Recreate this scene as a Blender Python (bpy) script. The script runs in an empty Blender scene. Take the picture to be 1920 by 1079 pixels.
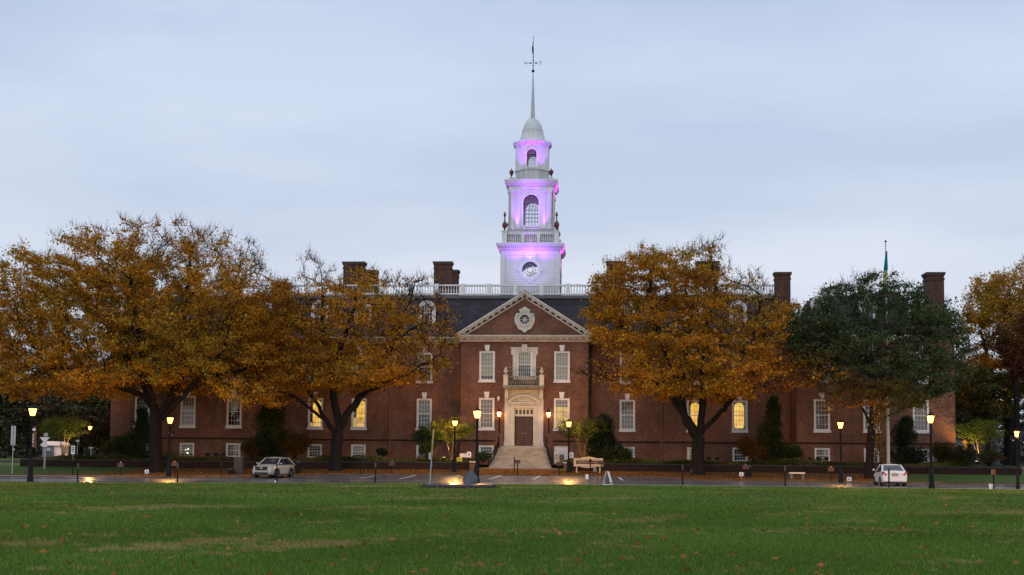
import bpy, bmesh, math, random
import numpy as np
from mathutils import Vector, Matrix
from mathutils.geometry import tessellate_polygon
R_ = math.radians
random.seed(7)
RNG = np.random.default_rng(11)
scene = bpy.context.scene
COL = scene.collection

# ------------------------------------------------------------------ camera
FPX, EYE = 2300.0, 1.65
YAW, PITCH, ROLL = math.atan(150 / FPX), 4.0, 0.5
cam_d = bpy.data.cameras.new('camera')
cam = bpy.data.objects.new('camera', cam_d)
COL.objects.link(cam)
scene.camera = cam
cam_d.sensor_width = 36.0
cam_d.lens = FPX / 1920 * 36.0
SHY = 319.5 - FPX * math.tan(R_(PITCH))
cam_d.shift_y = SHY / 1920
cam_d.clip_start = 0.5
cam_d.clip_end = 9000
MR = Matrix.Rotation(YAW, 3, 'Z') @ Matrix.Rotation(R_(90 + PITCH), 3, 'X') @ Matrix.Rotation(R_(ROLL), 3, 'Z')
cam.matrix_world = Matrix.Translation((0, 0, EYE)) @ MR.to_4x4()


def PX(px, py, Y):
    """survey helper: where a sight line of the photograph meets the vertical plane at distance Y"""
    d = MR @ Vector((px - 960, -(py - 539.5) + SHY, -FPX))
    t = Y / d.y
    return d.x * t, EYE + d.z * t


# ------------------------------------------------------------------ world, sun, exposure
world = bpy.data.worlds.new('World')
scene.world = world
world.use_nodes = True
nt = world.node_tree
nt.nodes.clear()
N = nt.nodes.new
L = nt.links.new
out = N('ShaderNodeOutputWorld')
tc = N('ShaderNodeTexCoord')
sep = N('ShaderNodeSeparateXYZ'); L(tc.outputs['Generated'], sep.inputs[0])
ramp = N('ShaderNodeValToRGB'); L(sep.outputs['Z'], ramp.inputs[0])
e = ramp.color_ramp.elements
e[0].position = 0.0; e[0].color = (0.655, 0.695, 0.79, 1)
e[1].position = 1.0; e[1].color = (0.62, 0.70, 0.84, 1)
x = e.new(0.14); x.color = (0.645, 0.69, 0.795, 1)
x = e.new(0.26); x.color = (0.575, 0.648, 0.79, 1)
x = e.new(0.36); x.color = (0.505, 0.592, 0.765, 1)
mp = N('ShaderNodeMapping'); mp.inputs['Scale'].default_value = (1.2, 1.2, 5.5)
mp.inputs['Rotation'].default_value = (0, R_(-24), 0)
L(tc.outputs['Generated'], mp.inputs[0])
nz = N('ShaderNodeTexNoise'); nz.inputs['Scale'].default_value = 1.6; nz.inputs['Detail'].default_value = 5
nz.inputs['Roughness'].default_value = 0.5
L(mp.outputs[0], nz.inputs['Vector'])
cr = N('ShaderNodeValToRGB'); L(nz.outputs['Fac'], cr.inputs[0])
cr.color_ramp.elements[0].position = 0.40; cr.color_ramp.elements[0].color = (0.83, 0.865, 0.915, 1)
cr.color_ramp.elements[1].position = 0.60; cr.color_ramp.elements[1].color = (1.02, 1.015, 1.01, 1)
mul = N('ShaderNodeMixRGB'); mul.blend_type = 'MULTIPLY'; mul.inputs[0].default_value = 1
L(ramp.outputs[0], mul.inputs[1]); L(cr.outputs[0], mul.inputs[2])
# evening glow in the west, behind the viewer (the camera looks east)
west = N('ShaderNodeMapRange'); L(sep.outputs['Y'], west.inputs[0])
west.inputs[1].default_value = 0.3; west.inputs[2].default_value = -1.0
west.inputs[3].default_value = 1.0; west.inputs[4].default_value = 1.75
wm = N('ShaderNodeVectorMath'); wm.operation = 'SCALE'
warm = N('ShaderNodeMixRGB'); warm.blend_type = 'MULTIPLY'; warm.inputs[2].default_value = (1.0, 0.95, 0.88, 1)
wf = N('ShaderNodeMapRange'); L(sep.outputs['Y'], wf.inputs[0]); wf.inputs[1].default_value = 0.2; wf.inputs[2].default_value = -0.6
L(wf.outputs[0], warm.inputs[0]); L(mul.outputs[0], warm.inputs[1])
L(warm.outputs[0], wm.inputs[0]); L(west.outputs[0], wm.inputs['Scale'])
bg = N('ShaderNodeBackground'); L(wm.outputs[0], bg.inputs[0]); bg.inputs[1].default_value = 1.09
SUN_EL, SUN_AZ = 12.0, 200.0
sky = N('ShaderNodeTexSky'); sky.sky_type = 'NISHITA'; sky.sun_disc = False
sky.sun_elevation = R_(SUN_EL); sky.sun_rotation = R_(SUN_AZ)
bg2 = N('ShaderNodeBackground'); L(sky.outputs[0], bg2.inputs[0]); bg2.inputs[1].default_value = 0.004
ad = N('ShaderNodeAddShader'); L(bg.outputs[0], ad.inputs[0]); L(bg2.outputs[0], ad.inputs[1])
L(ad.outputs[0], out.inputs[0])
sun_d = bpy.data.lights.new('sun', 'SUN'); sun_d.energy = 0.35; sun_d.angle = R_(40); sun_d.color = (1.0, 0.93, 0.84)
sun = bpy.data.objects.new('sun', sun_d); COL.objects.link(sun)
sd = Vector((math.sin(R_(SUN_AZ)) * math.cos(R_(35)), math.cos(R_(SUN_AZ)) * math.cos(R_(35)), math.sin(R_(35))))
sun.rotation_euler = sd.to_track_quat('Z', 'Y').to_euler()
vs = scene.view_settings
vs.view_transform = 'Standard'; vs.look = 'None'; vs.gamma = 1; vs.exposure = 0.0
vs.use_curve_mapping = False
scene.cycles.max_bounces = 8
scene.cycles.sample_clamp_indirect = 4.0
scene.cycles.transparent_max_bounces = 12


# ------------------------------------------------------------------ helpers
def tag(o, label=None, cat=None, group=None, kind=None):
    if label: o['label'] = label
    if cat: o['category'] = cat
    if group: o['group'] = group
    if kind: o['kind'] = kind
    return o


def empty(name, loc, rz=0.0, label=None, cat=None, group=None):
    o = bpy.data.objects.new(name, None)
    COL.objects.link(o)
    o.location = loc; o.rotation_euler = (0, 0, rz)
    o.empty_display_size = 0.3
    return tag(o, label, cat, group)


def link(name, me, parent=None, loc=None):
    o = bpy.data.objects.new(name, me)
    COL.objects.link(o)
    if parent: o.parent = parent
    if loc is not None: o.location = loc
    return o


def copy_tree(o, parent=None):
    c = o.copy(); COL.objects.link(c); c.parent = parent
    for ch in list(o.children):
        copy_tree(ch, c)
    return c


class MB:
    def __init__(s, off=(0, 0, 0)):
        s.v = []; s.f = []; s.off = Vector(off)

    def add(s, vs, fs):
        n = len(s.v)
        s.v += [tuple(Vector(v) - s.off) for v in vs]
        s.f += [tuple(i + n for i in f) for f in fs]
        return s

    def box(s, x0, x1, y0, y1, z0, z1):
        return s.add([(x0, y0, z0), (x1, y0, z0), (x1, y1, z0), (x0, y1, z0), (x0, y0, z1), (x1, y0, z1), (x1, y1, z1), (x0, y1, z1)],
                     [(3, 2, 1, 0), (4, 5, 6, 7), (0, 1, 5, 4), (1, 2, 6, 5), (2, 3, 7, 6), (3, 0, 4, 7)])

    def prism(s, poly, y0, y1, holes=(), back=True):
        """poly and holes: (x,z) loops, plate from y0 (front) to y1 (back)"""
        loops = [[Vector((a, b, 0)) for a, b in poly]] + [[Vector((a, b, 0)) for a, b in h] for h in holes]
        tris = tessellate_polygon(loops)
        pts = [p for lp in loops for p in lp]
        n = len(pts)
        vs = [(p.x, y0, p.y) for p in pts] + [(p.x, y1, p.y) for p in pts]
        fs = []
        for t in tris:
            a, b, c = [pts[i] for i in t]
            if (b - a).cross(c - a).z < 0: t = (t[0], t[2], t[1])
            fs.append(tuple(t))
            if back: fs.append((t[2] + n, t[1] + n, t[0] + n))
        k = 0
        for li, lp in enumerate(loops):
            m = len(lp)
            ar = sum(lp[i].x * lp[(i + 1) % m].y - lp[(i + 1) % m].x * lp[i].y for i in range(m))
            rev = (ar < 0) != (li > 0)
            for i in range(m):
                a, b = k + i, k + (i + 1) % m
                fs.append((a + n, b + n, b, a)[::-1] if rev else (a + n, b + n, b, a))
            k += m
        return s.add(vs, fs)

    def hprism(s, poly, z0, z1):
        """poly (x,y) convex, extruded in z"""
        n = len(poly)
        vs = [(a, b, z0) for a, b in poly] + [(a, b, z1) for a, b in poly]
        fs = [tuple(range(n))[::-1], tuple(range(n, 2 * n))]
        fs += [(i, (i + 1) % n, (i + 1) % n + n, i + n) for i in range(n)]
        return s.add(vs, fs)

    def lathe(s, prof, c=(0, 0, 0), n=16, ph=0.0):
        vs = []; fs = []
        for r, z in prof:
            for i in range(n):
                a = 2 * math.pi * (i + ph) / n
                vs.append((c[0] + r * math.cos(a), c[1] + r * math.sin(a), c[2] + z))
        for j in range(len(prof) - 1):
            for i in range(n):
                a, b = j * n + i, j * n + (i + 1) % n
                fs.append((a, b, b + n, a + n))
        fs.append(tuple(range(n))[::-1]); fs.append(tuple(range((len(prof) - 1) * n, len(prof) * n)))
        return s.add(vs, fs)

    def tube(s, pts, rad, n=6):
        pts = [Vector(p) for p in pts]
        if not hasattr(rad, '__len__'): rad = [rad] * len(pts)
        vs = []; fs = []
        up = None
        for i, p in enumerate(pts):
            d = (pts[min(i + 1, len(pts) - 1)] - pts[max(i - 1, 0)]).normalized()
            if up is None:
                up = Vector((0, 0, 1)) if abs(d.z) < 0.9 else Vector((1, 0, 0))
            u = (up - d * up.dot(d)).normalized(); w = d.cross(u); up = u
            for k in range(n):
                a = 2 * math.pi * k / n
                vs.append(p + (u * math.cos(a) + w * math.sin(a)) * rad[i])
        for j in range(len(pts) - 1):
            for k in range(n):
                a, b = j * n + k, j * n + (k + 1) % n
                fs.append((a, b, b + n, a + n))
        fs.append(tuple(range(n))[::-1]); fs.append(tuple(range((len(pts) - 1) * n, len(pts) * n)))
        return s.add(vs, fs)

    def ball(s, c, r, n=10, m=7, sq=1.0):
        prof = [(max(r * math.sin(math.pi * j / m), 1e-3), -r * sq * math.cos(math.pi * j / m)) for j in range(m + 1)]
        return s.lathe(prof, c, n)

    def mesh(s, name, mat, smooth=False):
        me = bpy.data.meshes.new(name)
        me.from_pydata(s.v, [], s.f)
        for m in (mat if isinstance(mat, (list, tuple)) else [mat]): me.materials.append(m)
        if smooth:
            me.polygons.foreach_set('use_smooth', [True] * len(me.polygons))
            try: me.set_sharp_from_angle(angle=R_(38))
            except Exception: pass
        me.update()
        return me

    def build(s, name, mat, parent=None, smooth=False, loc=None):
        return link(name, s.mesh(name, mat, smooth), parent, loc)


def np_mesh(name, verts, faces, mat, col=None, smooth=False):
    """verts (n,3); faces (m,k) with one k; col (n,3) stored as point colour"""
    me = bpy.data.meshes.new(name)
    verts = np.ascontiguousarray(verts, dtype=np.float32); faces = np.ascontiguousarray(faces, dtype=np.int32)
    n, (m, k) = len(verts), faces.shape
    me.vertices.add(n); me.vertices.foreach_set('co', verts.ravel())
    me.loops.add(m * k); me.loops.foreach_set('vertex_index', faces.ravel())
    me.polygons.add(m)
    me.polygons.foreach_set('loop_start', np.arange(0, m * k, k, dtype=np.int32))
    me.polygons.foreach_set('loop_total', np.full(m, k, dtype=np.int32))
    if smooth: me.polygons.foreach_set('use_smooth', np.ones(m, dtype=bool))
    me.materials.append(mat)
    if col is not None:
        ca = me.color_attributes.new('Col', 'FLOAT_COLOR', 'POINT')
        c4 = np.ones((n, 4), dtype=np.float32); c4[:, :3] = col
        ca.data.foreach_set('color', c4.ravel())
    me.update(calc_edges=True)
    me.validate()
    return me


def text_part(name, body, size, mat, parent, loc, rx=90, depth=0.01, align='CENTER'):
    cu = bpy.data.curves.new(name, 'FONT'); cu.body = body; cu.size = size; cu.extrude = depth
    cu.align_x = align; cu.align_y = 'CENTER'
    o = bpy.data.objects.new(name, cu); COL.objects.link(o)
    bpy.context.view_layer.update()
    me = bpy.data.meshes.new_from_object(o.evaluated_get(bpy.context.evaluated_depsgraph_get()))
    COL.objects.unlink(o); bpy.data.objects.remove(o)
    me.materials.clear(); me.materials.append(mat)
    t = link(name, me, parent, loc); t.rotation_euler = (R_(rx), 0, 0)
    return t


# ------------------------------------------------------------------ materials
def base_mat(name, rough=0.7, spec=0.3, metal=0.0):
    m = bpy.data.materials.new(name); m.use_nodes = True
    p = m.node_tree.nodes['Principled BSDF']
    p.inputs['Roughness'].default_value = rough
    p.inputs['Specular IOR Level'].default_value = spec
    p.inputs['Metallic'].default_value = metal
    return m, m.node_tree, p


def mat(name, c, rough=0.7, spec=0.3, var=0.12, scale=2.0, metal=0.0, c2=None, bump=0.0, stretch=(1, 1, 1)):
    m, t, p = base_mat(name, rough, spec, metal)
    tcn = t.nodes.new('ShaderNodeTexCoord'); mp_ = t.nodes.new('ShaderNodeMapping')
    mp_.inputs['Scale'].default_value = stretch
    n = t.nodes.new('ShaderNodeTexNoise'); n.inputs['Scale'].default_value = scale; n.inputs['Detail'].default_value = 6
    n.inputs['Roughness'].default_value = 0.65
    t.links.new(tcn.outputs['Object'], mp_.inputs[0]); t.links.new(mp_.outputs[0], n.inputs['Vector'])
    r = t.nodes.new('ShaderNodeValToRGB')
    r.color_ramp.elements[0].position = 0.3; r.color_ramp.elements[1].position = 0.7
    a = [v * (1 - var) for v in c]; b = [min(1, v * (1 + var)) for v in c] if c2 is None else c2
    r.color_ramp.elements[0].color = (*a, 1); r.color_ramp.elements[1].color = (*b, 1)
    t.links.new(n.outputs['Fac'], r.inputs[0]); t.links.new(r.outputs[0], p.inputs['Base Color'])
    if bump:
        bu = t.nodes.new('ShaderNodeBump'); bu.inputs['Strength'].default_value = bump; bu.inputs['Distance'].default_value = 0.03
        n2 = t.nodes.new('ShaderNodeTexNoise'); n2.inputs['Scale'].default_value = scale * 8; n2.inputs['Detail'].default_value = 5
        t.links.new(mp_.outputs[0], n2.inputs['Vector'])
        t.links.new(n2.outputs['Fac'], bu.inputs['Height']); t.links.new(bu.outputs[0], p.inputs['Normal'])
    return m


def emis(name, c, s):
    m = bpy.data.materials.new(name); m.use_nodes = True
    t = m.node_tree; t.nodes.clear()
    o = t.nodes.new('ShaderNodeOutputMaterial'); em = t.nodes.new('ShaderNodeEmission')
    em.inputs[0].default_value = (*c, 1); em.inputs[1].default_value = s
    t.links.new(em.outputs[0], o.inputs[0])
    return m


def brick_mat(name, c1, c2, mortar, bw=0.21, bh=0.068, ms=0.009, patch=0.25):
    m, t, p = base_mat(name, 0.85, 0.2)
    nn, ll = t.nodes.new, t.links.new
    g = nn('ShaderNodeNewGeometry'); sp = nn('ShaderNodeSeparateXYZ'); ll(g.outputs['Position'], sp.inputs[0])
    ad_ = nn('ShaderNodeMath'); ad_.operation = 'ADD'; ll(sp.outputs['X'], ad_.inputs[0]); ll(sp.outputs['Y'], ad_.inputs[1])
    cb = nn('ShaderNodeCombineXYZ'); ll(ad_.outputs[0], cb.inputs['X']); ll(sp.outputs['Z'], cb.inputs['Y'])
    b = nn('ShaderNodeTexBrick'); ll(cb.outputs[0], b.inputs['Vector'])
    b.inputs['Scale'].default_value = 1.0
    b.inputs['Brick Width'].default_value = bw; b.inputs['Row Height'].default_value = bh
    b.inputs['Mortar Size'].default_value = ms; b.inputs['Mortar Smooth'].default_value = 0.3; b.inputs['Bias'].default_value = 0.0
    b.inputs['Color1'].default_value = (*c1, 1); b.inputs['Color2'].default_value = (*c2, 1); b.inputs['Mortar'].default_value = (*mortar, 1)
    n = nn('ShaderNodeTexNoise'); n.inputs['Scale'].default_value = 0.45; n.inputs['Detail'].default_value = 8; n.inputs['Roughness'].default_value = 0.7
    ll(g.outputs['Position'], n.inputs['Vector'])
    mr = nn('ShaderNodeMapRange'); ll(n.outputs['Fac'], mr.inputs[0]); mr.inputs[1].default_value = 0.3; mr.inputs[2].default_value = 0.7
    mr.inputs[3].default_value = 1 - patch; mr.inputs[4].default_value = 1 + patch
    # streaks of old runoff
    mp_ = nn('ShaderNodeMapping'); mp_.inputs['Scale'].default_value = (1.6, 1.6, 0.10); ll(g.outputs['Position'], mp_.inputs[0])
    n3 = nn('ShaderNodeTexNoise'); n3.inputs['Scale'].default_value = 1.2; n3.inputs['Detail'].default_value = 4; ll(mp_.outputs[0], n3.inputs['Vector'])
    mr3 = nn('ShaderNodeMapRange'); ll(n3.outputs['Fac'], mr3.inputs[0]); mr3.inputs[1].default_value = 0.3; mr3.inputs[2].default_value = 0.7
    mr3.inputs[3].default_value = 0.88; mr3.inputs[4].default_value = 1.1
    mm = nn('ShaderNodeMath'); mm.operation = 'MULTIPLY'; ll(mr.outputs[0], mm.inputs[0]); ll(mr3.outputs[0], mm.inputs[1])
    sc = nn('ShaderNodeVectorMath'); sc.operation = 'SCALE'; ll(b.outputs['Color'], sc.inputs[0]); ll(mm.outputs[0], sc.inputs['Scale'])
    ll(sc.outputs[0], p.inputs['Base Color'])
    bu = nn('ShaderNodeBump'); bu.inputs['Strength'].default_value = 0.5; bu.inputs['Distance'].default_value = 0.01; bu.invert = True
    ll(b.outputs['Fac'], bu.inputs['Height']); ll(bu.outputs[0], p.inputs['Normal'])
    return m


def leaf_mat(name, trans=0.35):
    m = bpy.data.materials.new(name); m.use_nodes = True
    t = m.node_tree; t.nodes.clear(); nn, ll = t.nodes.new, t.links.new
    o = nn('ShaderNodeOutputMaterial'); at = nn('ShaderNodeVertexColor'); at.layer_name = 'Col'
    d = nn('ShaderNodeBsdfDiffuse'); tr = nn('ShaderNodeBsdfTranslucent'); mx = nn('ShaderNodeMixShader'); mx.inputs[0].default_value = trans
    ll(at.outputs[0], d.inputs[0]); ll(at.outputs[0], tr.inputs[0]); ll(d.outputs[0], mx.inputs[1]); ll(tr.outputs[0], mx.inputs[2])
    ll(mx.outputs[0], o.inputs[0])
    return m


def glass_mat(name, tint=(1, 1, 1), refl=0.09):
    m = bpy.data.materials.new(name); m.use_nodes = True
    t = m.node_tree; t.nodes.clear(); nn, ll = t.nodes.new, t.links.new
    o = nn('ShaderNodeOutputMaterial'); tr = nn('ShaderNodeBsdfTransparent'); tr.inputs[0].default_value = (*tint, 1)
    g = nn('ShaderNodeBsdfGlossy'); g.inputs['Roughness'].default_value = 0.04
    mx = nn('ShaderNodeMixShader'); lw = nn('ShaderNodeLayerWeight'); lw.inputs['Blend'].default_value = 0.25
    a = nn('ShaderNodeMath'); a.operation = 'MULTIPLY_ADD'; ll(lw.outputs['Fresnel'], a.inputs[0]); a.inputs[1].default_value = 0.8; a.inputs[2].default_value = refl
    bu = nn('ShaderNodeBump'); bu.inputs['Strength'].default_value = 0.08; n = nn('ShaderNodeTexNoise'); n.inputs['Scale'].default_value = 1.4
    ll(n.outputs['Fac'], bu.inputs['Height']); ll(bu.outputs[0], g.inputs['Normal'])
    ll(a.outputs[0], mx.inputs[0]); ll(tr.outputs[0], mx.inputs[1]); ll(g.outputs[0], mx.inputs[2]); ll(mx.outputs[0], o.inputs[0])
    return m


M = {}


def glow_glass(name, c, s):
    m = emis(name, c, s); t = m.node_tree; em = [n for n in t.nodes if n.type == 'EMISSION'][0]; o = [n for n in t.nodes if n.type == 'OUTPUT_MATERIAL'][0]
    tr = t.nodes.new('ShaderNodeBsdfTransparent'); tr.inputs[0].default_value = (.9, .85, .75, 1); a = t.nodes.new('ShaderNodeAddShader')
    t.links.new(em.outputs[0], a.inputs[0]); t.links.new(tr.outputs[0], a.inputs[1]); t.links.new(a.outputs[0], o.inputs[0])
    return m


M['brick'] = brick_mat('red_brick', (0.074, 0.028, 0.019), (0.195, 0.068, 0.041), (0.24, 0.165, 0.12), patch=0.34)
M['brick_soot'] = brick_mat('sooty_chimney_brick', (0.045, 0.018, 0.013), (0.10, 0.036, 0.024), (0.10, 0.075, 0.06))
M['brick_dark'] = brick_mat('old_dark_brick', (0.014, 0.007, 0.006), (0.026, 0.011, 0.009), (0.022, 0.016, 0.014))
M['brick_step'] = mat('step_brick', (0.14, 0.045, 0.028), 0.7, 0.3, 0.35, 5, c2=(0.20, 0.085, 0.055), stretch=(4, 4, 12))
M['white'] = mat('white_paint', (0.66, 0.655, 0.65), 0.55, 0.4, 0.08, 1.5)
M['stone'] = mat('pale_stone', (0.54, 0.50, 0.44), 0.75, 0.25, 0.14, 1.2, bump=0.15)
M['step_stone'] = mat('weathered_step_stone', (0.235, 0.235, 0.23), 0.7, 0.3, 0.35, 1.5, bump=0.2, stretch=(0.5, 1, 3))
M['moss_and_shade_stone'] = mat('moss_and_step_shade_stone', (0.13, 0.13, 0.10), 0.85, 0.2, 0.4, 1.4, c2=(0.36, 0.33, 0.27))  # balcony moss; also colours the painted shade lines of the stairs
M['tower_white'] = mat('tower_white_paint', (0.58, 0.585, 0.60), 0.6, 0.3, 0.07, 1.1)
M['tower_grey'] = mat('weathered_lead_paint', (0.42, 0.43, 0.44), 0.6, 0.3, 0.16, 1.2, stretch=(2, 2, 0.4))
M['muntin'] = mat('shaded_tower_bars', (0.22, 0.21, 0.24), 0.6, 0.3, 0.1, 3)  # white bars toned grey: their unlit look against the sky is painted in
M['urn'] = mat('oxblood_urn_paint', (0.10, 0.022, 0.02), 0.45, 0.4, 0.2, 3)
M['iron'] = mat('black_iron', (0.009, 0.009, 0.010), 0.7, 0.15, 0.3, 4)
M['copper_pipe'] = mat('reddish_downspout', (0.17, 0.065, 0.05), 0.5, 0.4, 0.15, 3)
M['wood'] = mat('dark_stained_wood', (0.050, 0.020, 0.010), 0.45, 0.4, 0.35, 3, stretch=(6, 6, 0.6))
M['cap'] = mat('verdigris_cap', (0.05, 0.065, 0.055), 0.7, 0.3, 0.3, 3)
M['glass'] = glass_mat('window_glass', (1, 1, 1), 0.045)
M['tglass'] = glass_mat('tower_glass', (0.95, 0.95, 0.97), 0.02)
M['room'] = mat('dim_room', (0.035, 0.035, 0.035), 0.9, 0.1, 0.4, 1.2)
M['blind_green'] = mat('greenish_blind', (0.30, 0.33, 0.26), 0.8, 0.1, 0.12, 1.0, stretch=(1, 1, 14))
M['blind_grey'] = mat('grey_blind', (0.17, 0.17, 0.16), 0.8, 0.1, 0.15, 1.0, stretch=(1, 1, 14))
M['blind_tan'] = mat('tan_curtain', (0.16, 0.14, 0.11), 0.8, 0.1, 0.2, 1.0, stretch=(9, 1, 0.6))
M['lit'] = emis('lit_hall_wall', (1.0, 0.56, 0.07), 1.0)
def vary_lit(m, a, b, sc_):
    t = m.node_tree; em = [n for n in t.nodes if n.type == 'EMISSION'][0]; tcn = t.nodes.new('ShaderNodeTexCoord'); n = t.nodes.new('ShaderNodeTexNoise'); n.inputs['Scale'].default_value = sc_
    r = t.nodes.new('ShaderNodeValToRGB'); r.color_ramp.elements[0].position = .35; r.color_ramp.elements[1].position = .65; r.color_ramp.elements[0].color = (*a, 1); r.color_ramp.elements[1].color = (*b, 1)
    t.links.new(tcn.outputs['Object'], n.inputs['Vector']); t.links.new(n.outputs['Fac'], r.inputs[0]); t.links.new(r.outputs[0], em.inputs[0])
vary_lit(M['lit'], (.80, .34, .025), (1.0, .66, .12), 1.6)
M['lit_soft'] = emis('lit_room_glow', (1.0, 0.60, 0.16), 0.75); vary_lit(M['lit_soft'], (.42, .17, .02), (1.0, .62, .12), 1.8)
M['lit_dim'] = emis('dim_lit_room', (0.9, 0.62, 0.25), 0.12)
M['bulb'] = emis('ceiling_bulb', (1.0, 0.85, 0.5), 3.0)
M['lantern'] = glow_glass('lantern_glow', (1.0, 0.52, 0.12), 3.0)
M['wlantern'] = emis('wall_lantern_glow', (1.0, 0.52, 0.15), 26.0)
M['spot_glow'] = emis('floodlight_lens', (1.0, 0.75, 0.35), 8.0)
M['bark'] = mat('grey_brown_bark', (0.014, 0.011, 0.010), 0.9, 0.15, 0.45, 1.6, bump=0.6, stretch=(3, 3, 0.5))
M['bark_light'] = mat('smooth_tan_bark', (0.24, 0.15, 0.08), 0.8, 0.2, 0.3, 3, stretch=(2, 2, 0.5))
M['leaf'] = leaf_mat('leaf')
M['flagpole'] = mat('white_pole_paint', (0.62, 0.56, 0.47), 0.5, 0.4, 0.08, 2)
M['yellow'] = mat('yellow_sign', (0.75, 0.55, 0.03), 0.5, 0.4, 0.05, 3)
M['orange_sign'] = mat('orange_sign', (0.80, 0.33, 0.02), 0.5, 0.4, 0.05, 3)
M['sign_white'] = mat('sign_white', (0.72, 0.72, 0.74), 0.5, 0.4, 0.05, 3)
M['sign_grey'] = mat('bare_aluminium', (0.38, 0.39, 0.40), 0.45, 0.5, 0.1, 3)
M['brown_box'] = mat('brown_plastic', (0.085, 0.04, 0.03), 0.6, 0.3, 0.15, 4)
M['cream'] = mat('cream_sign_paint', (0.70, 0.48, 0.28), 0.55, 0.35, 0.07, 2)
M['sign_brown'] = mat('brown_sign_panel', (0.13, 0.035, 0.018), 0.5, 0.4, 0.1, 2)
M['gold'] = mat('gilt_letters', (0.62, 0.42, 0.22), 0.5, 0.5, 0.05, 2)
M['granite'] = mat('grey_granite', (0.075, 0.08, 0.09), 0.45, 0.4, 0.25, 9)
M['dark_metal'] = mat('dark_bronze_plate', (0.035, 0.035, 0.04), 0.22, 0.6, 0.3, 2)
M['gold_plate'] = mat('faded_gold_plate', (0.30, 0.22, 0.11), 0.5, 0.4, 0.2, 3); M['teal_board'] = mat('pale_teal_board', (0.24, 0.36, 0.38), 0.6, 0.3, 0.1, 3)
M['granite_brown'] = mat('dull_pillar_stone', (0.055, 0.048, 0.042), 0.8, 0.2, 0.2, 3)
M['banner'] = mat('brick_red_banner', (0.20, 0.06, 0.045), 0.8, 0.2, 0.12, 2)
M['teal'] = mat('teal_flag_cloth', (0.0, 0.19, 0.27), 0.8, 0.2, 0.2, 2)
M['buff'] = mat('buff_flag_cloth', (0.40, 0.40, 0.20), 0.8, 0.2, 0.15, 2)

# ------------------------------------------------------------------ ground
def lerp(x, xs, ys): return np.interp(x, xs, ys)


def edge_near(X): return lerp(X, [-45, -32, -15, 5, 25, 45], [72, 73, 75.5, 77.5, 77, 76])      # lawn / road line
def edge_far(X): return lerp(X, [-60, -31.5, -24.5, -22.5, 5.5, 8.5, 60], [91.5, 92.5, 96.5, 103.5, 103.5, 95.5, 94])   # road / bank line
def H0(X, Y):
    """terrain height"""
    X = np.asarray(X, float); Y = np.asarray(Y, float)
    side = lerp(X, [-60, -32, -12, 14, 40], [-0.12, -0.10, 0.03, 0.02, -0.03])
    flat = side * lerp(Y, [10, 60, 110], [0, 1, 0.6])
    up = lerp(Y, [92, 98, 104, 108, 108.6, 116, 150, 400], [0, 0.08, 0.22, 0.55, 0.62, 0.85, 1.0, 1.2])
    return flat + up


def sheet(name, xs, e0, e1, ny, material, dz=0.0, uv=None):
    xs = np.asarray(xs, float); vs = []
    for x_ in xs:
        a, b = float(e0(x_)), float(e1(x_))
        for j in range(ny + 1):
            y_ = a + (b - a) * j / ny
            vs.append((x_, y_, float(H0(x_, y_)) + dz))
    fs = [(i * (ny + 1) + j, (i + 1) * (ny + 1) + j, (i + 1) * (ny + 1) + j + 1, i * (ny + 1) + j + 1)
          for i in range(len(xs) - 1) for j in range(ny)]
    me = np_mesh(name, np.array(vs), np.array(fs), material, smooth=True)
    return tag(link(name, me), kind='structure')


def turf_mat(name, g1, g2, dead, amount=0.5, fine=7.0):
    m, t, p = base_mat(name, 0.9, 0.1)
    nn, ll = t.nodes.new, t.links.new
    g = nn('ShaderNodeNewGeometry')
    a = nn('ShaderNodeTexNoise'); a.inputs['Scale'].default_value = fine; a.inputs['Detail'].default_value = 8; a.inputs['Roughness'].default_value = 0.75
    ll(g.outputs['Position'], a.inputs['Vector'])
    r = nn('ShaderNodeValToRGB'); ll(a.outputs['Fac'], r.inputs[0])
    r.color_ramp.elements[0].position = 0.32; r.color_ramp.elements[0].color = (*g1, 1)
    r.color_ramp.elements[1].position = 0.68; r.color_ramp.elements[1].color = (*g2, 1)
    mp_ = nn('ShaderNodeMapping'); mp_.inputs['Scale'].default_value = (0.22, 0.34, 1); ll(g.outputs['Position'], mp_.inputs[0])
    b = nn('ShaderNodeTexNoise'); b.inputs['Scale'].default_value = 1.0; b.inputs['Detail'].default_value = 9; b.inputs['Roughness'].default_value = 0.72
    ll(mp_.outputs[0], b.inputs['Vector'])
    r2 = nn('ShaderNodeValToRGB'); ll(b.outputs['Fac'], r2.inputs[0])
    r2.color_ramp.elements[0].position = 0.56; r2.color_ramp.elements[0].color = (0, 0, 0, 1)
    r2.color_ramp.elements[1].position = 0.66; r2.color_ramp.elements[1].color = (amount,) * 3 + (1,)
    mx = nn('ShaderNodeMixRGB'); ll(r2.outputs[0], mx.inputs[0]); ll(r.outputs[0], mx.inputs[1]); mx.inputs[2].default_value = (*dead, 1)
    ll(mx.outputs[0], p.inputs['Base Color'])
    bu = nn('ShaderNodeBump'); bu.inputs['Strength'].default_value = 0.6; bu.inputs['Distance'].default_value = 0.05
    ll(a.outputs['Fac'], bu.inputs['Height']); ll(bu.outputs[0], p.inputs['Normal'])
    return m


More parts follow.
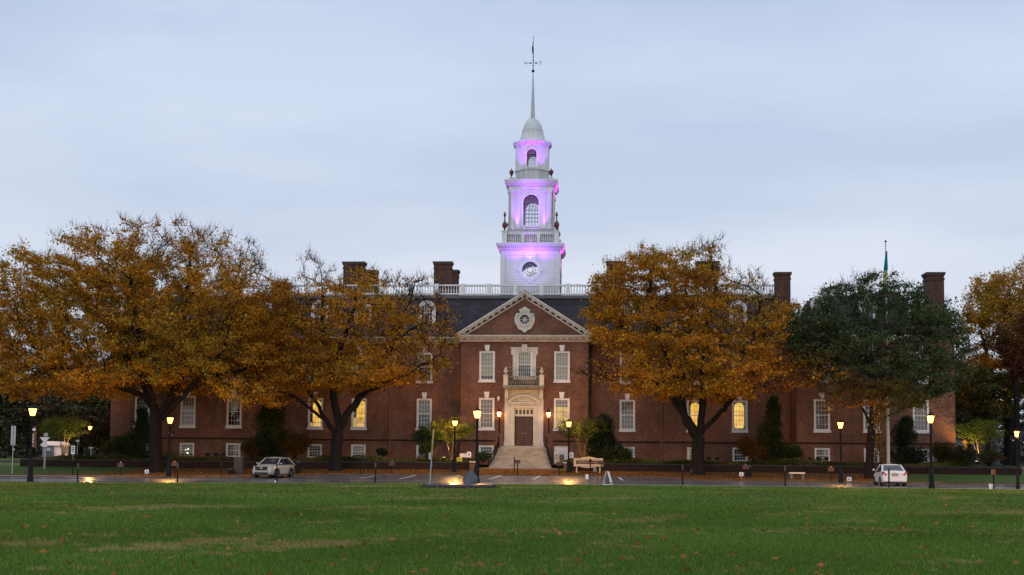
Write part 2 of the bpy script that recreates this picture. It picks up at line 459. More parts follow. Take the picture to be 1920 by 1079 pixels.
M['lawn'] = turf_mat('lawn_turf', (0.032, 0.066, 0.012), (0.078, 0.135, 0.022), (0.25, 0.19, 0.08), 0.6)
M['verge'] = turf_mat('verge_turf', (0.030, 0.062, 0.012), (0.070, 0.125, 0.024), (0.14, 0.10, 0.04), 0.5)
M['litter'] = turf_mat('leaf_litter', (0.050, 0.030, 0.016), (0.17, 0.085, 0.028), (0.035, 0.045, 0.012), 0.8, 5.0)
M['mulch'] = turf_mat('planting_bed', (0.022, 0.016, 0.010), (0.05, 0.06, 0.02), (0.06, 0.07, 0.02), 0.6, 3.0)
M['far_ground'] = turf_mat('far_turf', (0.06, 0.08, 0.025), (0.14, 0.16, 0.045), (0.14, 0.12, 0.05), 0.4, 2.0)
M['concrete'] = mat('worn_concrete', (0.26, 0.22, 0.19), 0.7, 0.3, 0.25, 1.0, bump=0.2)
M['kerb'] = mat('kerb_concrete', (0.33, 0.31, 0.27), 0.75, 0.3, 0.3, 1.5)
M['paint'] = mat('road_paint', (0.62, 0.62, 0.62), 0.6, 0.3, 0.25, 6)


def road_mat():
    m, t, p = base_mat('wet_asphalt', 0.3, 0.65)
    nn, ll = t.nodes.new, t.links.new
    g = nn('ShaderNodeNewGeometry')
    mp_ = nn('ShaderNodeMapping'); mp_.inputs['Scale'].default_value = (0.07, 0.32, 1); ll(g.outputs['Position'], mp_.inputs[0])
    a = nn('ShaderNodeTexNoise'); a.inputs['Scale'].default_value = 1.3; a.inputs['Detail'].default_value = 6; a.inputs['Roughness'].default_value = 0.6
    ll(mp_.outputs[0], a.inputs['Vector'])
    mr = nn('ShaderNodeMapRange'); ll(a.outputs['Fac'], mr.inputs[0]); mr.inputs[1].default_value = 0.38; mr.inputs[2].default_value = 0.62
    mr.inputs[3].default_value = 0.10; mr.inputs[4].default_value = 0.34
    ll(mr.outputs[0], p.inputs['Roughness'])
    f = nn('ShaderNodeTexNoise'); f.inputs['Scale'].default_value = 14; f.inputs['Detail'].default_value = 6; ll(g.outputs['Position'], f.inputs['Vector'])
    r = nn('ShaderNodeValToRGB'); ll(f.outputs['Fac'], r.inputs[0])
    r.color_ramp.elements[0].position = 0.3; r.color_ramp.elements[0].color = (0.07, 0.072, 0.08, 1)
    r.color_ramp.elements[1].position = 0.7; r.color_ramp.elements[1].color = (0.16, 0.16, 0.175, 1)
    ll(r.outputs[0], p.inputs['Base Color'])
    bu = nn('ShaderNodeBump'); bu.inputs['Strength'].default_value = 0.03; bu.inputs['Distance'].default_value = 0.01
    ll(f.outputs['Fac'], bu.inputs['Height']); ll(bu.outputs[0], p.inputs['Normal'])
    return m


M['road'] = road_mat()
XS = np.arange(-110, 100.1, 2.0)
# the base sheet to the horizon
gx = np.concatenate([[-4000, -1500, -500, -200], XS[::3], [200, 500, 1500, 4000]])
gy = np.array([-300, 0, 40, 90, 107, 108.5, 116, 150, 200, 400, 1200, 5000])
vs_ = [(x_, y_, float(H0(x_, y_)) - (0.30 if y_ < 108 else 0.06)) for x_ in gx for y_ in gy]
fs_ = [(i * 12 + j, (i + 1) * 12 + j, (i + 1) * 12 + j + 1, i * 12 + j + 1) for i in range(len(gx) - 1) for j in range(11)]
tag(link('ground', np_mesh('ground', np.array(vs_), np.array(fs_), M['far_ground'])), kind='structure')
sheet('lawn', XS, lambda X: -20, edge_near, 40, M['lawn'])
sheet('road', np.arange(-110, 100.1, 0.5), edge_near, edge_far, 12, M['road'], -0.05)
sheet('bank', np.arange(-110, 100.1, 0.5), edge_far, lambda X: 108.45, 10, M['litter'])
sheet('verge', np.arange(-110, -39, 1.0), lambda X: edge_far(X) + lerp(X, [-60, -41], [2.2, 8]), lambda X: 108.45, 8, M['verge'], 0.012)
sheet('verge', np.arange(24, 100, 1.0), lambda X: edge_far(X) + 2.0, lambda X: 108.45, 8, M['verge'], 0.012)
sheet('pavement', np.arange(-38, -22.5, 0.5), lambda X: edge_far(X) + 1.3, lambda X: edge_far(X) + 2.6, 2, M['concrete'], 0.016)
sheet('pavement', np.arange(-80, -37, 0.5), lambda X: edge_far(X) + 0.25, lambda X: edge_far(X) + 1.7, 2, M['concrete'], 0.020)
sheet('planting_bed', np.arange(-1.85, 38.1, 1.0), lambda X: 108.4, lambda X: 118, 6, M['mulch'], 0.62)
sheet('planting_bed', np.linspace(-52, -10.8, 42), lambda X: 108.4, lambda X: 118, 6, M['mulch'], 0.62)
# kerbs: real steps


M['kerb_dull'] = mat('leaf_stained_kerb', (0.10, 0.075, 0.055), 0.8, 0.2, 0.5, 1.2)


def kerb(xs, e, w=0.16, h=0.06, mn='kerb'):
    mb = MB()
    for i in range(len(xs) - 1):
        x0, x1 = float(xs[i]), float(xs[i + 1]); a, b = float(e(x0)), float(e(x1))
        z0, z1 = float(H0(x0, a)), float(H0(x1, b))
        mb.add([(x0, a - w, z0 - 0.2), (x1, b - w, z1 - 0.2), (x1, b, z1 - 0.2), (x0, a, z0 - 0.2),
                (x0, a - w, z0 + h), (x1, b - w, z1 + h), (x1, b, z1 + h), (x0, a, z0 + h)],
               [(4, 5, 6, 7), (0, 1, 5, 4), (2, 3, 7, 6)])
    return tag(mb.build('kerb', M[mn]), kind='structure')


kerb(np.arange(-110, 100.1, 1.0), lambda X: edge_near(X) + 0.16, h=0.015)
kerb(np.arange(-110, 100.1, 0.5), lambda X: edge_far(X) + 0.02, h=0.02, mn='kerb_dull')
# gravel path round the memorial
mb = MB()
mb.hprism([(-13.5, 66.2), (-1.9, 66.6), (-1.0, 67.9), (-14.5, 67.4)], 0.0, 0.006)
o = mb.build('path', M['concrete']); tag(o, kind='structure'); o.location.z = float(H0(-8, 65)) - 0.001
# a lane beyond, at the left and right edges
sheet('lane', np.arange(-150, -49, 2.0), lambda X: 122 + (X + 50) * 0.02, lambda X: 131, 2, M['road'], 0.02)
sheet('lane', np.arange(36, 140, 2.0), lambda X: 138, lambda X: 146, 2, M['concrete'], 0.02)

# painted lines
pts = [((676, 897), (706, 892)), ((750, 898), (779, 891.5)), ((833, 898.5), (862, 891.5)), ((917, 899), (939, 892)), ((1000, 899.5), (1012, 892.5)),
       ((1168, 901), (1160, 895.5))]


def ground_hit(px, py):
    d = MR @ Vector((px - 960, -(py - 539.5) + SHY, -FPX))
    best = None
    for Y in np.arange(60, 112, 0.1):
        t_ = Y / d.y; X = d.x * t_; Z = EYE + d.z * t_
        if Z <= float(H0(X, Y)) - 0.05: return X, Y
    return X, 104.0


for a, b in pts:
    xa, ya = ground_hit(*a); xb, yb = ground_hit(*b)
    ya = max(ya, 84.0); yb = min(max(yb, ya + 4.5), 103.2)
    xb = xa + (xb - xa) * 0.9 if abs(xb - xa) < 2.5 else xa + 1.2
    mb = MB(); w = 0.07
    segs = 6
    for i in range(segs):
        t0, t1 = i / segs, (i + 1) / segs
        q = []
        for t_, s_ in ((t0, -w), (t0, w), (t1, w), (t1, -w)):
            X = xa + (xb - xa) * t_ + s_; Y = ya + (yb - ya) * t_
            q.append((X, Y, float(H0(X, Y)) - 0.044))
        mb.add(q, [(0, 1, 2, 3)])
    tag(mb.build('parking_line', M['paint']), kind='structure')
# long lane line
for Yl, x0_, x1_, mm_ in ((84.5, -34, 30, 'paint_dull'),):
    M['paint_dull'] = mat('worn_line_paint', (0.30, 0.25, 0.16), 0.6, 0.3, 0.3, 2)
    mb = MB()
    for X in np.arange(x0_, x1_, 1.0):
        mb.add([(X, Yl, float(H0(X, Yl)) - 0.044), (X + 1, Yl, float(H0(X + 1, Yl)) - 0.044), (X + 1, Yl + 0.12, float(H0(X + 1, Yl)) - 0.044), (X, Yl + 0.12, float(H0(X, Yl)) - 0.044)], [(0, 1, 2, 3)])
    tag(mb.build('lane_line', M['paint_dull']), kind='structure')


# grass blades and fallen leaves
def noise2(x, y, seed=0, f=1.0):
    r = np.random.default_rng(seed); s = 0
    for k in range(7):
        a = r.uniform(0, 2 * np.pi); q = f * r.uniform(0.5, 2.2)
        s = s + np.sin((x * np.cos(a) + y * np.sin(a)) * q + r.uniform(0, 6.3))
    return s / 3.0


def blades(n, y0, y1, h, w, seed):
    r = np.random.default_rng(seed)
    Y = y0 + (y1 - y0) * r.random(n) ** 0.9
    half = Y * 0.43 + 0.6
    X = -Y * math.tan(YAW) + (r.random(n) * 2 - 1) * half
    Z = H0(X, Y)
    hh = h * r.uniform(0.5, 1.35, n); ww = w * r.uniform(0.6, 1.3, n)
    a = r.uniform(0, np.pi, n); lx = r.normal(0, 0.45, n) * hh; ly = r.normal(0, 0.45, n) * hh
    dx, dy = np.cos(a) * ww, np.sin(a) * ww
    v = np.stack([np.stack([X - dx, Y - dy, Z - 0.004], 1), np.stack([X + dx, Y + dy, Z - 0.004], 1), np.stack([X + lx, Y + ly, Z + hh], 1)], 1).reshape(-1, 3)
    f = np.arange(3 * n).reshape(-1, 3)
    dead = np.clip((noise2(X * 0.55, Y * 0.8, 5, 1.0) + 0.7 * noise2(X, Y, 8, 2.6) + 0.5 * noise2(X, Y, 18, 6.0) - 0.82) * 1.35, 0, 0.88)
    k = (r.random(n) < dead * 0.85 + 0.035)[:, None]
    br = (r.uniform(0.6, 1.45, n) * (1 + 0.14 * noise2(X, Y, 3, 0.7)))[:, None]
    c = np.where(k, np.array([0.32, 0.24, 0.10]), np.array([0.052, 0.132, 0.018]) + r.uniform(0, 1, n)[:, None] ** 2 * np.array([0.13, 0.115, 0.022])) * br
    return v, f, np.repeat(c, 3, axis=0)


vv, ff, cc = [], [], []; off = 0
for args in ((230000, 15.5, 27, 0.055, 0.0055, 1), (230000, 27, 45, 0.055, 0.009, 2), (150000, 45, 76, 0.05, 0.016, 4)):
    v, f, c = blades(*args)
    keep_top = v[2::3, 1] < edge_near(v[2::3, 0]) - 0.15
    kk = np.repeat(keep_top, 3)
    v, c = v[kk], c[kk]; f = np.arange(len(v)).reshape(-1, 3)
    vv.append(v); ff.append(f + off); cc.append(c); off += len(v)
o = link('grass', np_mesh('grass', np.concatenate(vv), np.concatenate(ff), M['leaf'], np.concatenate(cc)))
tag(o, 'mown green grass with straw coloured worn streaks on the lawn', 'grass', kind='stuff')


def quads(P, size, r, flat=0.0, asp=0.7):
    """P (n,3) centres -> randomly turned leaf quads"""
    n = len(P)
    a = r.normal(size=(n, 3)); a[:, 2] *= (1 - flat); a /= np.linalg.norm(a, axis=1)[:, None]
    b = r.normal(size=(n, 3)); b[:, 2] *= (1 - flat)
    b -= a * (a * b).sum(1)[:, None]; b /= np.linalg.norm(b, axis=1)[:, None]
    s = (size * r.uniform(0.6, 1.3, n))[:, None] if np.isscalar(size) else (size * r.uniform(0.6, 1.3, n))[:, None]
    a = a * s * 0.5; b = b * s * 0.5 * asp
    v = np.stack([P - a, P + b, P + a, P - b], 1).reshape(-1, 3)
    return v, np.arange(4 * n).reshape(-1, 4)


def leaves_on_ground():
    r = np.random.default_rng(21); Ps, Ss, Cs = [], [], []
    # sparse on the lawn, denser by its far left edge
    n = 1700; Y = r.uniform(16, 74, n); X = -Y * math.tan(YAW) + r.uniform(-1, 1, n) * (Y * 0.43)
    Ps.append(np.stack([X, Y, H0(X, Y) + 0.045], 1)); Ss.append(np.full(n, 0.11)); Cs.append(np.array([[0.26, 0.12, 0.04]]) * r.uniform(0.4, 1.7, (n, 1)) * r.uniform(.7, 1.3, (n, 3)))
    n = 1100; Y = 74 - r.random(n) ** 0.7 * 22; X = -36 + r.random(n) ** 1.8 * 36
    Ps.append(np.stack([X, Y, H0(X, Y) + 0.04], 1)); Ss.append(np.full(n, 0.13)); Cs.append(np.array([[0.26, 0.15, 0.05]]) * r.uniform(0.35, 1.3, (n, 1)))
    # thick under the trees on the bank
    n = 21000; X = r.uniform(-42, 27, n); Y = edge_far(X) + r.random(n) * (107.9 - edge_far(X))
    k = noise2(X, Y, 9, 0.8) + 0.9 * lerp(X, [-42, -34, -20, 8, 16, 27], [-.4, .5, 1, 1, 0.1, -0.6]) > r.uniform(-0.6, 0.7, n)
    X, Y = X[k], Y[k]; n = len(X)
    Ps.append(np.stack([X, Y, H0(X, Y) + 0.02], 1)); Ss.append(np.full(n, 0.13))
    c = np.array([[0.30, 0.135, 0.032]]) * r.uniform(0.3, 1.35, (n, 1)); c[:, 1] *= r.uniform(0.75, 1.2, n)
    Cs.append(c)
    n = 1500; X = r.uniform(-36, 30, n); Y = edge_far(X) - r.random(n) ** 2 * 7
    Ps.append(np.stack([X, Y, H0(X, Y) - 0.03], 1)); Ss.append(np.full(n, 0.10)); Cs.append(np.array([[0.20, 0.10, 0.03]]) * r.uniform(0.4, 1.3, (n, 1)))
    P_, S_, C_ = np.concatenate(Ps), np.concatenate(Ss), np.concatenate(Cs)
    v, f = quads(P_, S_, r, 0.75)
    o = link('fallen_leaves', np_mesh('fallen_leaves', v, f, M['leaf'], np.repeat(C_, 4, 0)))
    tag(o, 'fallen orange and brown leaves strewn over the bank and lawn', 'leaves', kind='stuff')


leaves_on_ground()

# ------------------------------------------------------------------ the hall
BX = -6.33
YP, YM, YW = 115.0, 117.0, 114.0
hall = empty('brick_hall', (BX, 117, 1.2), 0, 'long red brick hall with white sash windows and a tall white tower lit purple', 'building')
HO = (BX, 117, 1.2)


def hb(name, mb_, m, parent=None, smooth=False):
    return mb_.build(name, m, parent or hall, smooth)


def wall_open(mb, x0, x1, z0, z1, Y, holes, depth=0.22, flip=1):
    """front face with rectangular openings and their reveals (x relative to the hall centre)"""
    xs = sorted({x0, x1, *[h[0] for h in holes], *[h[1] for h in holes]})
    zs = sorted({z0, z1, *[h[2] for h in holes], *[h[3] for h in holes]})
    for i in range(len(xs) - 1):
        for j in range(len(zs) - 1):
            cx, cz = (xs[i] + xs[i + 1]) / 2, (zs[j] + zs[j + 1]) / 2
            if any(h[0] < cx < h[1] and h[2] < cz < h[3] for h in holes): continue
            a, b, c, d = xs[i] + BX, xs[i + 1] + BX, zs[j], zs[j + 1]
            mb.add([(a, Y, c), (b, Y, c), (b, Y, d), (a, Y, d)], [(0, 1, 2, 3)])
    for h in holes:
        a, b, c, d = h[0] + BX, h[1] + BX, h[2], h[3]; y2 = Y + depth
        mb.add([(a, Y, c), (a, y2, c), (a, y2, d), (a, Y, d)], [(0, 1, 2, 3)])
        mb.add([(b, Y, c), (b, y2, c), (b, y2, d), (b, Y, d)], [(3, 2, 1, 0)])
        mb.add([(a, Y, c), (b, Y, c), (b, y2, c), (a, y2, c)], [(0, 1, 2, 3)])
        mb.add([(a, Y, d), (b, Y, d), (b, y2, d), (a, y2, d)], [(3, 2, 1, 0)])


WIN = {}


def window_proto(w, h, cols, rows, border=0.19, lights_up=0.5):
    """meshes for a sash window of outer width w and height h, origin at bottom centre of the opening, front at y=0"""
    k = (round(w, 2), round(h, 2), cols, rows)
    if k in WIN: return WIN[k]
    f = MB(); e = border
    f.box(-w / 2, -w / 2 + e, 0.03, 0.16, 0, h); f.box(w / 2 - e, w / 2, 0.03, 0.16, 0, h)
    f.box(-w / 2 + e, w / 2 - e, 0.035, 0.16, h - e * 0.9, h); f.box(-w / 2 + e, w / 2 - e, 0.035, 0.16, 0, e * 0.55)
    iw, z0, z1 = w - 2 * e, e * 0.55, h - e * 0.9
    f.box(-w / 2 + e, w / 2 - e, 0.085, 0.15, (z0 + z1) / 2 - 0.035, (z0 + z1) / 2 + 0.035)
    for i in range(1, cols):
        x = -w / 2 + e + iw * i / cols
        f.box(x - 0.012, x + 0.012, 0.10, 0.13, z0, z1)
    for j in range(1, rows):
        if j * 2 == rows: continue
        z = z0 + (z1 - z0) * j / rows
        f.box(-w / 2 + e, w / 2 - e, 0.103, 0.127, z - 0.012, z + 0.012)
    p = MB(); p.add([(-w / 2 + e, 0.14, z0), (w / 2 - e, 0.14, z0), (w / 2 - e, 0.14, z1), (-w / 2 + e, 0.14, z1)], [(0, 1, 2, 3)])
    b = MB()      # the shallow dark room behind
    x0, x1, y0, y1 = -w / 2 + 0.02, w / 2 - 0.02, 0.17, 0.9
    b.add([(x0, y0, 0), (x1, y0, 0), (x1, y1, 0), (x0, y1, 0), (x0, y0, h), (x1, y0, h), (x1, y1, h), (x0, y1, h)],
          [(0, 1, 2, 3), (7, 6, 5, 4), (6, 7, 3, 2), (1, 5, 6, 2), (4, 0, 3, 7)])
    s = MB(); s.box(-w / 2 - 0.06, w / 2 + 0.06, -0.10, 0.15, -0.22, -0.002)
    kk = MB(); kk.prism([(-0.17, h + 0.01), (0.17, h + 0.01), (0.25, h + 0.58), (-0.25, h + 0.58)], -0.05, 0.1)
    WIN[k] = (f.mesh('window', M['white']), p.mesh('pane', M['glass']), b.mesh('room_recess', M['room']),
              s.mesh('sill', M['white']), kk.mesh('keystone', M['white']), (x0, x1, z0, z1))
    return WIN[k]


def blind(kind, w, h, parent, frac=1.0):
    mb = MB(); mb.add([(-w / 2 + .1, 0.24, h * (1 - frac)), (w / 2 - .1, 0.24, h * (1 - frac)), (w / 2 - .1, 0.24, h), (-w / 2 + .1, 0.24, h)], [(0, 1, 2, 3)])
    mb.build('blind', M[kind], parent)


def window(off, z, Y, w, h, cols, rows, look=None, sill=True, key=True, parent=None):
    f, p, b, s, k, _ = window_proto(w, h, cols, rows)
    o = link('window', f, hall, Vector((BX + off, Y, z)) - Vector(HO))
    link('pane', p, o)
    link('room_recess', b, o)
    if sill: link('sill', s, o)
    if key: link('keystone', k, o)
    if look:
        for it in look:
            if it[0] in ('blind_green', 'blind_grey', 'blind_tan'): blind(it[0], w, h, o, it[1])
            if it[0] == 'arch':            # lit arched doorway of the hall behind the window
                mb = MB(); hw = it[1]; zt = h * it[2]; z0 = h * it[3]
                poly = [(-hw * 0.85 + it[4], z0), (hw * 0.85 + it[4], z0), (hw + it[4], z0 + 0.3), (hw + it[4], zt - hw)] + \
                       [(it[4] + hw * math.cos(a), zt - hw + hw * math.sin(a)) for a in np.linspace(0, math.pi, 12)] + [(-hw + it[4], zt - hw), (-hw + it[4], z0 + 0.3)]
                mb.prism(poly, 0.60, 0.64); mb.build('lit_arch', M['lit'], o)
            if it[0] == 'lit':
                mb = MB(); mb.box(-w / 2 + .12, w / 2 - .12, 0.55, 0.6, h * it[1], h * it[2]); mb.build('lit_room', M[it[3]], o)
            if it[0] == 'bulb':
                for (bx, bz, br) in it[1]:
                    mb = MB(); mb.ball((bx, 0.5, bz), br, 8, 5); mb.build('ceiling_bulb', M['bulb'], o)
    return o


# openings
Z1, H1 = 4.42, 2.85         # first floor
Z2, H2 = 8.95, 2.75         # second floor
ZB, HB = 1.53, 1.28         # basement
cols_pav = [3.53]; cols_mid = [9.72, 16.05, 20.3]; cols_wing = [27.4, 31.85, 36.3]


def holes_for(offs, w=1.47, b=True):
    r = []
    for o_ in offs:
        for z, h in ((Z1, H1), (Z2, H2)) + (((ZB, HB),) if b else ()):
            ww = w if z > 2 else 1.42
            r.append((o_ - ww / 2 + .002, o_ + ww / 2 - .002, z + .002, z + h - .002))
    return r


mb = MB(HO)      # pavilion
hs = holes_for([-3.53, 3.53]) + [(-0.98, 0.98, 9.0, 11.85), (-1.25, 1.25, 2.76, 6.45)]
wall_open(mb, -6.0, 6.0, 1.0, 12.7, YP, hs, 0.3)
for s in (-6, 6): mb.add([(BX + s, YP, 1), (BX + s, YM, 1), (BX + s, YM, 12.7), (BX + s, YP, 12.7)], [(0, 1, 2, 3)])
hb('wall', mb, M['brick'])
for s in (-1, 1):      # middle ranges
    mb = MB(HO)
    offs = [s * v for v in cols_mid]
    a, b = sorted((s * 6.0, s * 25.1))
    wall_open(mb, a, b, 0.9, 12.7, YM, holes_for(offs))
    hb('wall', mb, M['brick'])
for s in (-1, 1):
    mb = MB(HO)
    a, b = sorted((s * 25.1, s * 39.35))
    wall_open(mb, a, b, 0.9, 12.7, YW, holes_for([s * v for v in cols_wing]))
    mb.add([(BX + s * 25.1, YW, .9), (BX + s * 25.1, YM, .9), (BX + s * 25.1, YM, 12.7), (BX + s * 25.1, YW, 12.7)], [(0, 1, 2, 3)])
    mb.add([(BX + s * 39.35, YW, .9), (BX + s * 39.35, 136, .9), (BX + s * 39.35, 136, 12.7), (BX + s * 39.35, YW, 12.7)], [(0, 1, 2, 3)])
    hb('wall', mb, M['brick'])
mb = MB(HO)
mb.add([(BX - 39.35, 136, .9), (BX + 39.35, 136, .9), (BX + 39.35, 136, 12.7), (BX - 39.35, 136, 12.7)], [(0, 1, 2, 3)])
hb('wall', mb, M['brick'])
# water table: the basement storey stands slightly proud, with a darker soldier band; band under the second floor


def band(z0, z1, d, mname, name):
    mb = MB(HO)
    def seg(a, b, Y, holes):
        # split the band around openings it crosses
        cuts = sorted([(h0, h1) for h0, h1, c, e in holes if c < z1 and e > z0])
        x = a
        for h0, h1 in cuts:
            if h0 > x: mb.box(BX + x, BX + h0, Y - d, Y - .004, z0, z1)
            x = h1
        if x < b: mb.box(BX + x, BX + b, Y - d, Y - .004, z0, z1)
    seg(-6.0, -2.7, YP, []); seg(2.7, 6.0, YP, [])
    seg(-25.1, -6.0, YM, []); seg(6.0, 25.1, YM, []); seg(-39.35 - d, -25.1, YW, []); seg(25.1, 39.35 + d, YW, [])
    return hb(name, mb, M[mname])


band(3.18, 3.32, 0.05, 'brick_dark', 'water_table')
band(8.02, 8.2, 0.035, 'brick', 'string_course')

# windows
L1 = {-3.53: [('blind_tan', 1.0), ('bulb', [(0.2, .55, .04)])], 3.53: [('lit', 0.05, 0.72, 'lit_soft'), ('blind_grey', 0.28)],
      -9.72: [('blind_grey', .55)], 9.72: [('blind_tan', 1.0), ('bulb', [(-.3, 1.15, .05), (.25, 1.1, .055)])],
      -16.05: [('arch', .42, .93, .02, .1), ('lit', .02, .35, 'lit_soft')], 16.05: [('arch', .42, .93, .02, .1)],
      -20.3: [('arch', .40, .93, .18, .02), ('lit', .03, .17, 'lit_soft')], 20.3: [('arch', .45, .93, .08, .0)],
      -27.4: [('blind_green', .45)], -31.85: [('blind_grey', .5)], -36.3: [], 27.4: [('blind_grey', 1.0)], 31.85: [('blind_grey', .4)], 36.3: [('blind_tan', 1.0)]}
L2 = {-3.53: [('blind_green', .86)], 3.53: [('blind_green', 1.0)], -9.72: [('blind_green', .5)], 9.72: [('blind_green', .7)]}
LB = {-3.53: [], -9.72: [('blind_tan', .5)], 9.72: [('blind_grey', .4)], -16.05: [('blind_tan', .8)], -20.3: [('blind_grey', .3)], 20.3: [], -27.4: [('blind_tan', 1.0)],
      -31.85: [('bulb', [(-.28, .62, .07), (-.05, .70, .06), (-.1, .32, .09)])], 27.4: [('blind_grey', .75)], 31.85: [('blind_grey', .35)], 16.05: [('lit', .05, .95, 'lit_dim'), ('bulb', [(-.2, .5, .09)])]}
for v in cols_pav + cols_mid + cols_wing:
    Y = YP if v in cols_pav else (YM if v in cols_mid else YW)
    for s in (-1, 1):
        o_ = s * v
        window(o_, Z1, Y, 1.47, H1, 4, 6, L1.get(o_))
        window(o_, Z2, Y, 1.47, H2, 4, 6, L2.get(o_, [('blind_green', .6)]))
        if o_ == 3.53:
            mb = MB(HO); mb.box(BX + o_ - .71, BX + o_ + .71, YP + .10, YP + .16, ZB, ZB + HB + .02)
            bw_ = hb('boarded_window', mb, M['sign_white']); tag(bw_, 'flat white panel closing the basement opening')
        else:
            window(o_, ZB, Y, 1.42, HB, 4, 4 if v != 3.53 else 4, LB.get(o_, []), sill=False, key=False)
# centre window of the second floor with its stone surround
f_, p_, b_, s_, k_, _ = window_proto(1.5, 2.5, 6, 6)
cw = link('window', f_, hall, Vector((BX, YP, 9.22)) - Vector(HO)); link('pane', p_, cw); link('room_recess', b_, cw)
blind('blind_green', 1.5, 2.5, cw, 0.55)
mb = MB(HO)
mb.prism([(BX - 1.1, 9.0), (BX - 0.752, 9.0), (BX - .752, 11.72), (BX + .752, 11.72), (BX + .752, 9.0), (BX + 1.1, 9.0), (BX + 1.1, 11.35), (BX + 1.26, 11.35), (BX + 1.26, 12.02),
          (BX - 1.26, 12.02), (BX - 1.26, 11.35), (BX - 1.1, 11.35)], YP - .12, YP + .14)
mb.box(BX - .752, BX + .752, YP + .02, YP + .2, 9.0, 9.22)
mb.box(BX - 1.32, BX + 1.32, YP - .19, YP - .121, 11.93, 12.05)
hb('window_surround', mb, M['stone'])
mb = MB(HO); mb.prism([(BX - .22, 11.6), (BX + .22, 11.6), (BX + .30, 12.1), (BX + .24, 12.2), (BX + .24, 12.32), (BX - .24, 12.32), (BX - .24, 12.2), (BX - .30, 12.1)], YP - .26, YP - .192)
hb('keystone', mb, M['stone'])

# main cornice with modillions
mb = MB(HO)
def cornice_run(mb, xa, xb, Y, z=12.58, proj=0.55, step=0.62):
    mb.box(xa, xb, Y - .10, Y - .004, z, z + .17)
    mb.box(xa - .02, xb + .02, Y - proj, Y - .004, z + .34, z + .46)
    mb.box(xa - .08, xb + .08, Y - proj - .12, Y - .004, z + .462, z + .58)
    mb.box(xa, xb, Y - .16, Y - .004, z + .172, z + .338)
    n = max(1, int((xb - xa) / step))
    for i in range(n):
        x = xa + (xb - xa) * (i + .5) / n
        mb.box(x - .11, x + .11, Y - proj + .08, Y - .162, z + .19, z + .336)


cornice_run(mb, BX - 6.2, BX + 6.2, YP)
for s in (-1, 1):
    a, b = sorted((s * 6.3, s * 24.9)); cornice_run(mb, BX + a, BX + b, YM)
    a, b = sorted((s * 24.6, s * 39.8)); cornice_run(mb, BX + a, BX + b, YW)
hb('cornice', mb, M['stone'])

# roofs
def slate_mat():
    m, t, p = base_mat('slate', 0.65, 0.25)
    nn, ll = t.nodes.new, t.links.new
    g = nn('ShaderNodeNewGeometry'); sp = nn('ShaderNodeSeparateXYZ'); ll(g.outputs['Position'], sp.inputs[0])
    cb = nn('ShaderNodeCombineXYZ'); ad_ = nn('ShaderNodeMath'); ad_.operation = 'ADD'
    ll(sp.outputs['X'], ad_.inputs[0]); ll(sp.outputs['Y'], ad_.inputs[1]); ll(ad_.outputs[0], cb.inputs['X']); ll(sp.outputs['Z'], cb.inputs['Y'])
    b = nn('ShaderNodeTexBrick'); ll(cb.outputs[0], b.inputs['Vector']); b.inputs['Scale'].default_value = 1
    b.inputs['Brick Width'].default_value = .3; b.inputs['Row Height'].default_value = .17; b.inputs['Mortar Size'].default_value = .012
    b.inputs['Color1'].default_value = (.017, .014, .018, 1); b.inputs['Color2'].default_value = (.038, .029, .036, 1); b.inputs['Mortar'].default_value = (.008, .007, .009, 1)
    n = nn('ShaderNodeTexNoise'); n.inputs['Scale'].default_value = .5; n.inputs['Detail'].default_value = 7; ll(g.outputs['Position'], n.inputs['Vector'])
    mr = nn('ShaderNodeMapRange'); ll(n.outputs['Fac'], mr.inputs[0]); mr.inputs[1].default_value = .3; mr.inputs[2].default_value = .7; mr.inputs[3].default_value = .65; mr.inputs[4].default_value = 1.35
    sc = nn('ShaderNodeVectorMath'); sc.operation = 'SCALE'; ll(b.outputs['Color'], sc.inputs[0]); ll(mr.outputs[0], sc.inputs['Scale']); ll(sc.outputs[0], p.inputs['Base Color'])
    bu = nn('ShaderNodeBump'); bu.inputs['Strength'].default_value = .5; bu.inputs['Distance'].default_value = .02; bu.invert = True
    ll(b.outputs['Fac'], bu.inputs['Height']); ll(bu.outputs[0], p.inputs['Normal'])
    return m


M['slate'] = slate_mat()
mb = MB(HO); ZE, ZR = 13.17, 17.72
mb.add([(BX - 25.1, YM - .6, ZE), (BX + 25.1, YM - .6, ZE), (BX + 25.1, 121.2, ZR), (BX - 25.1, 121.2, ZR), (BX - 25.1, 131, ZR), (BX + 25.1, 131, ZR), (BX + 25.1, 136.4, ZE), (BX - 25.1, 136.4, ZE)],
       [(0, 1, 2, 3), (3, 2, 5, 4), (4, 5, 6, 7)])
hb('roof', mb, M['slate'])
for s in (-1, 1):
    a, b = BX + s * 24.5, BX + s * 39.95
    mb = MB(HO); c0, c1 = a + s * 4.2, b - s * 4.2
    v = [(a, YW - .6, ZE + .005), (b, YW - .6, ZE + .005), (c1, YW + 3.6, 17.3), (c0, YW + 3.6, 17.3), (a, 136.4, ZE + .005), (b, 136.4, ZE + .005), (c1, 132, 17.3), (c0, 132, 17.3)]
    mb.add(v, [(0, 1, 2, 3), (1, 5, 6, 2), (5, 4, 7, 6), (4, 0, 3, 7), (3, 2, 6, 7)])
    hb('roof', mb, M['slate'])
# pavilion gable roof
mb = MB(HO)
mb.add([(BX - 6.75, YP - .5, 13.17), (BX, YP - .5, 17.42), (BX + 6.75, YP - .5, 13.17), (BX - 6.75, 121, 13.17), (BX, 121, 17.42), (BX + 6.75, 121, 13.17)],
       [(0, 1, 4, 3), (1, 2, 5, 4)])
hb('roof', mb, M['slate'])
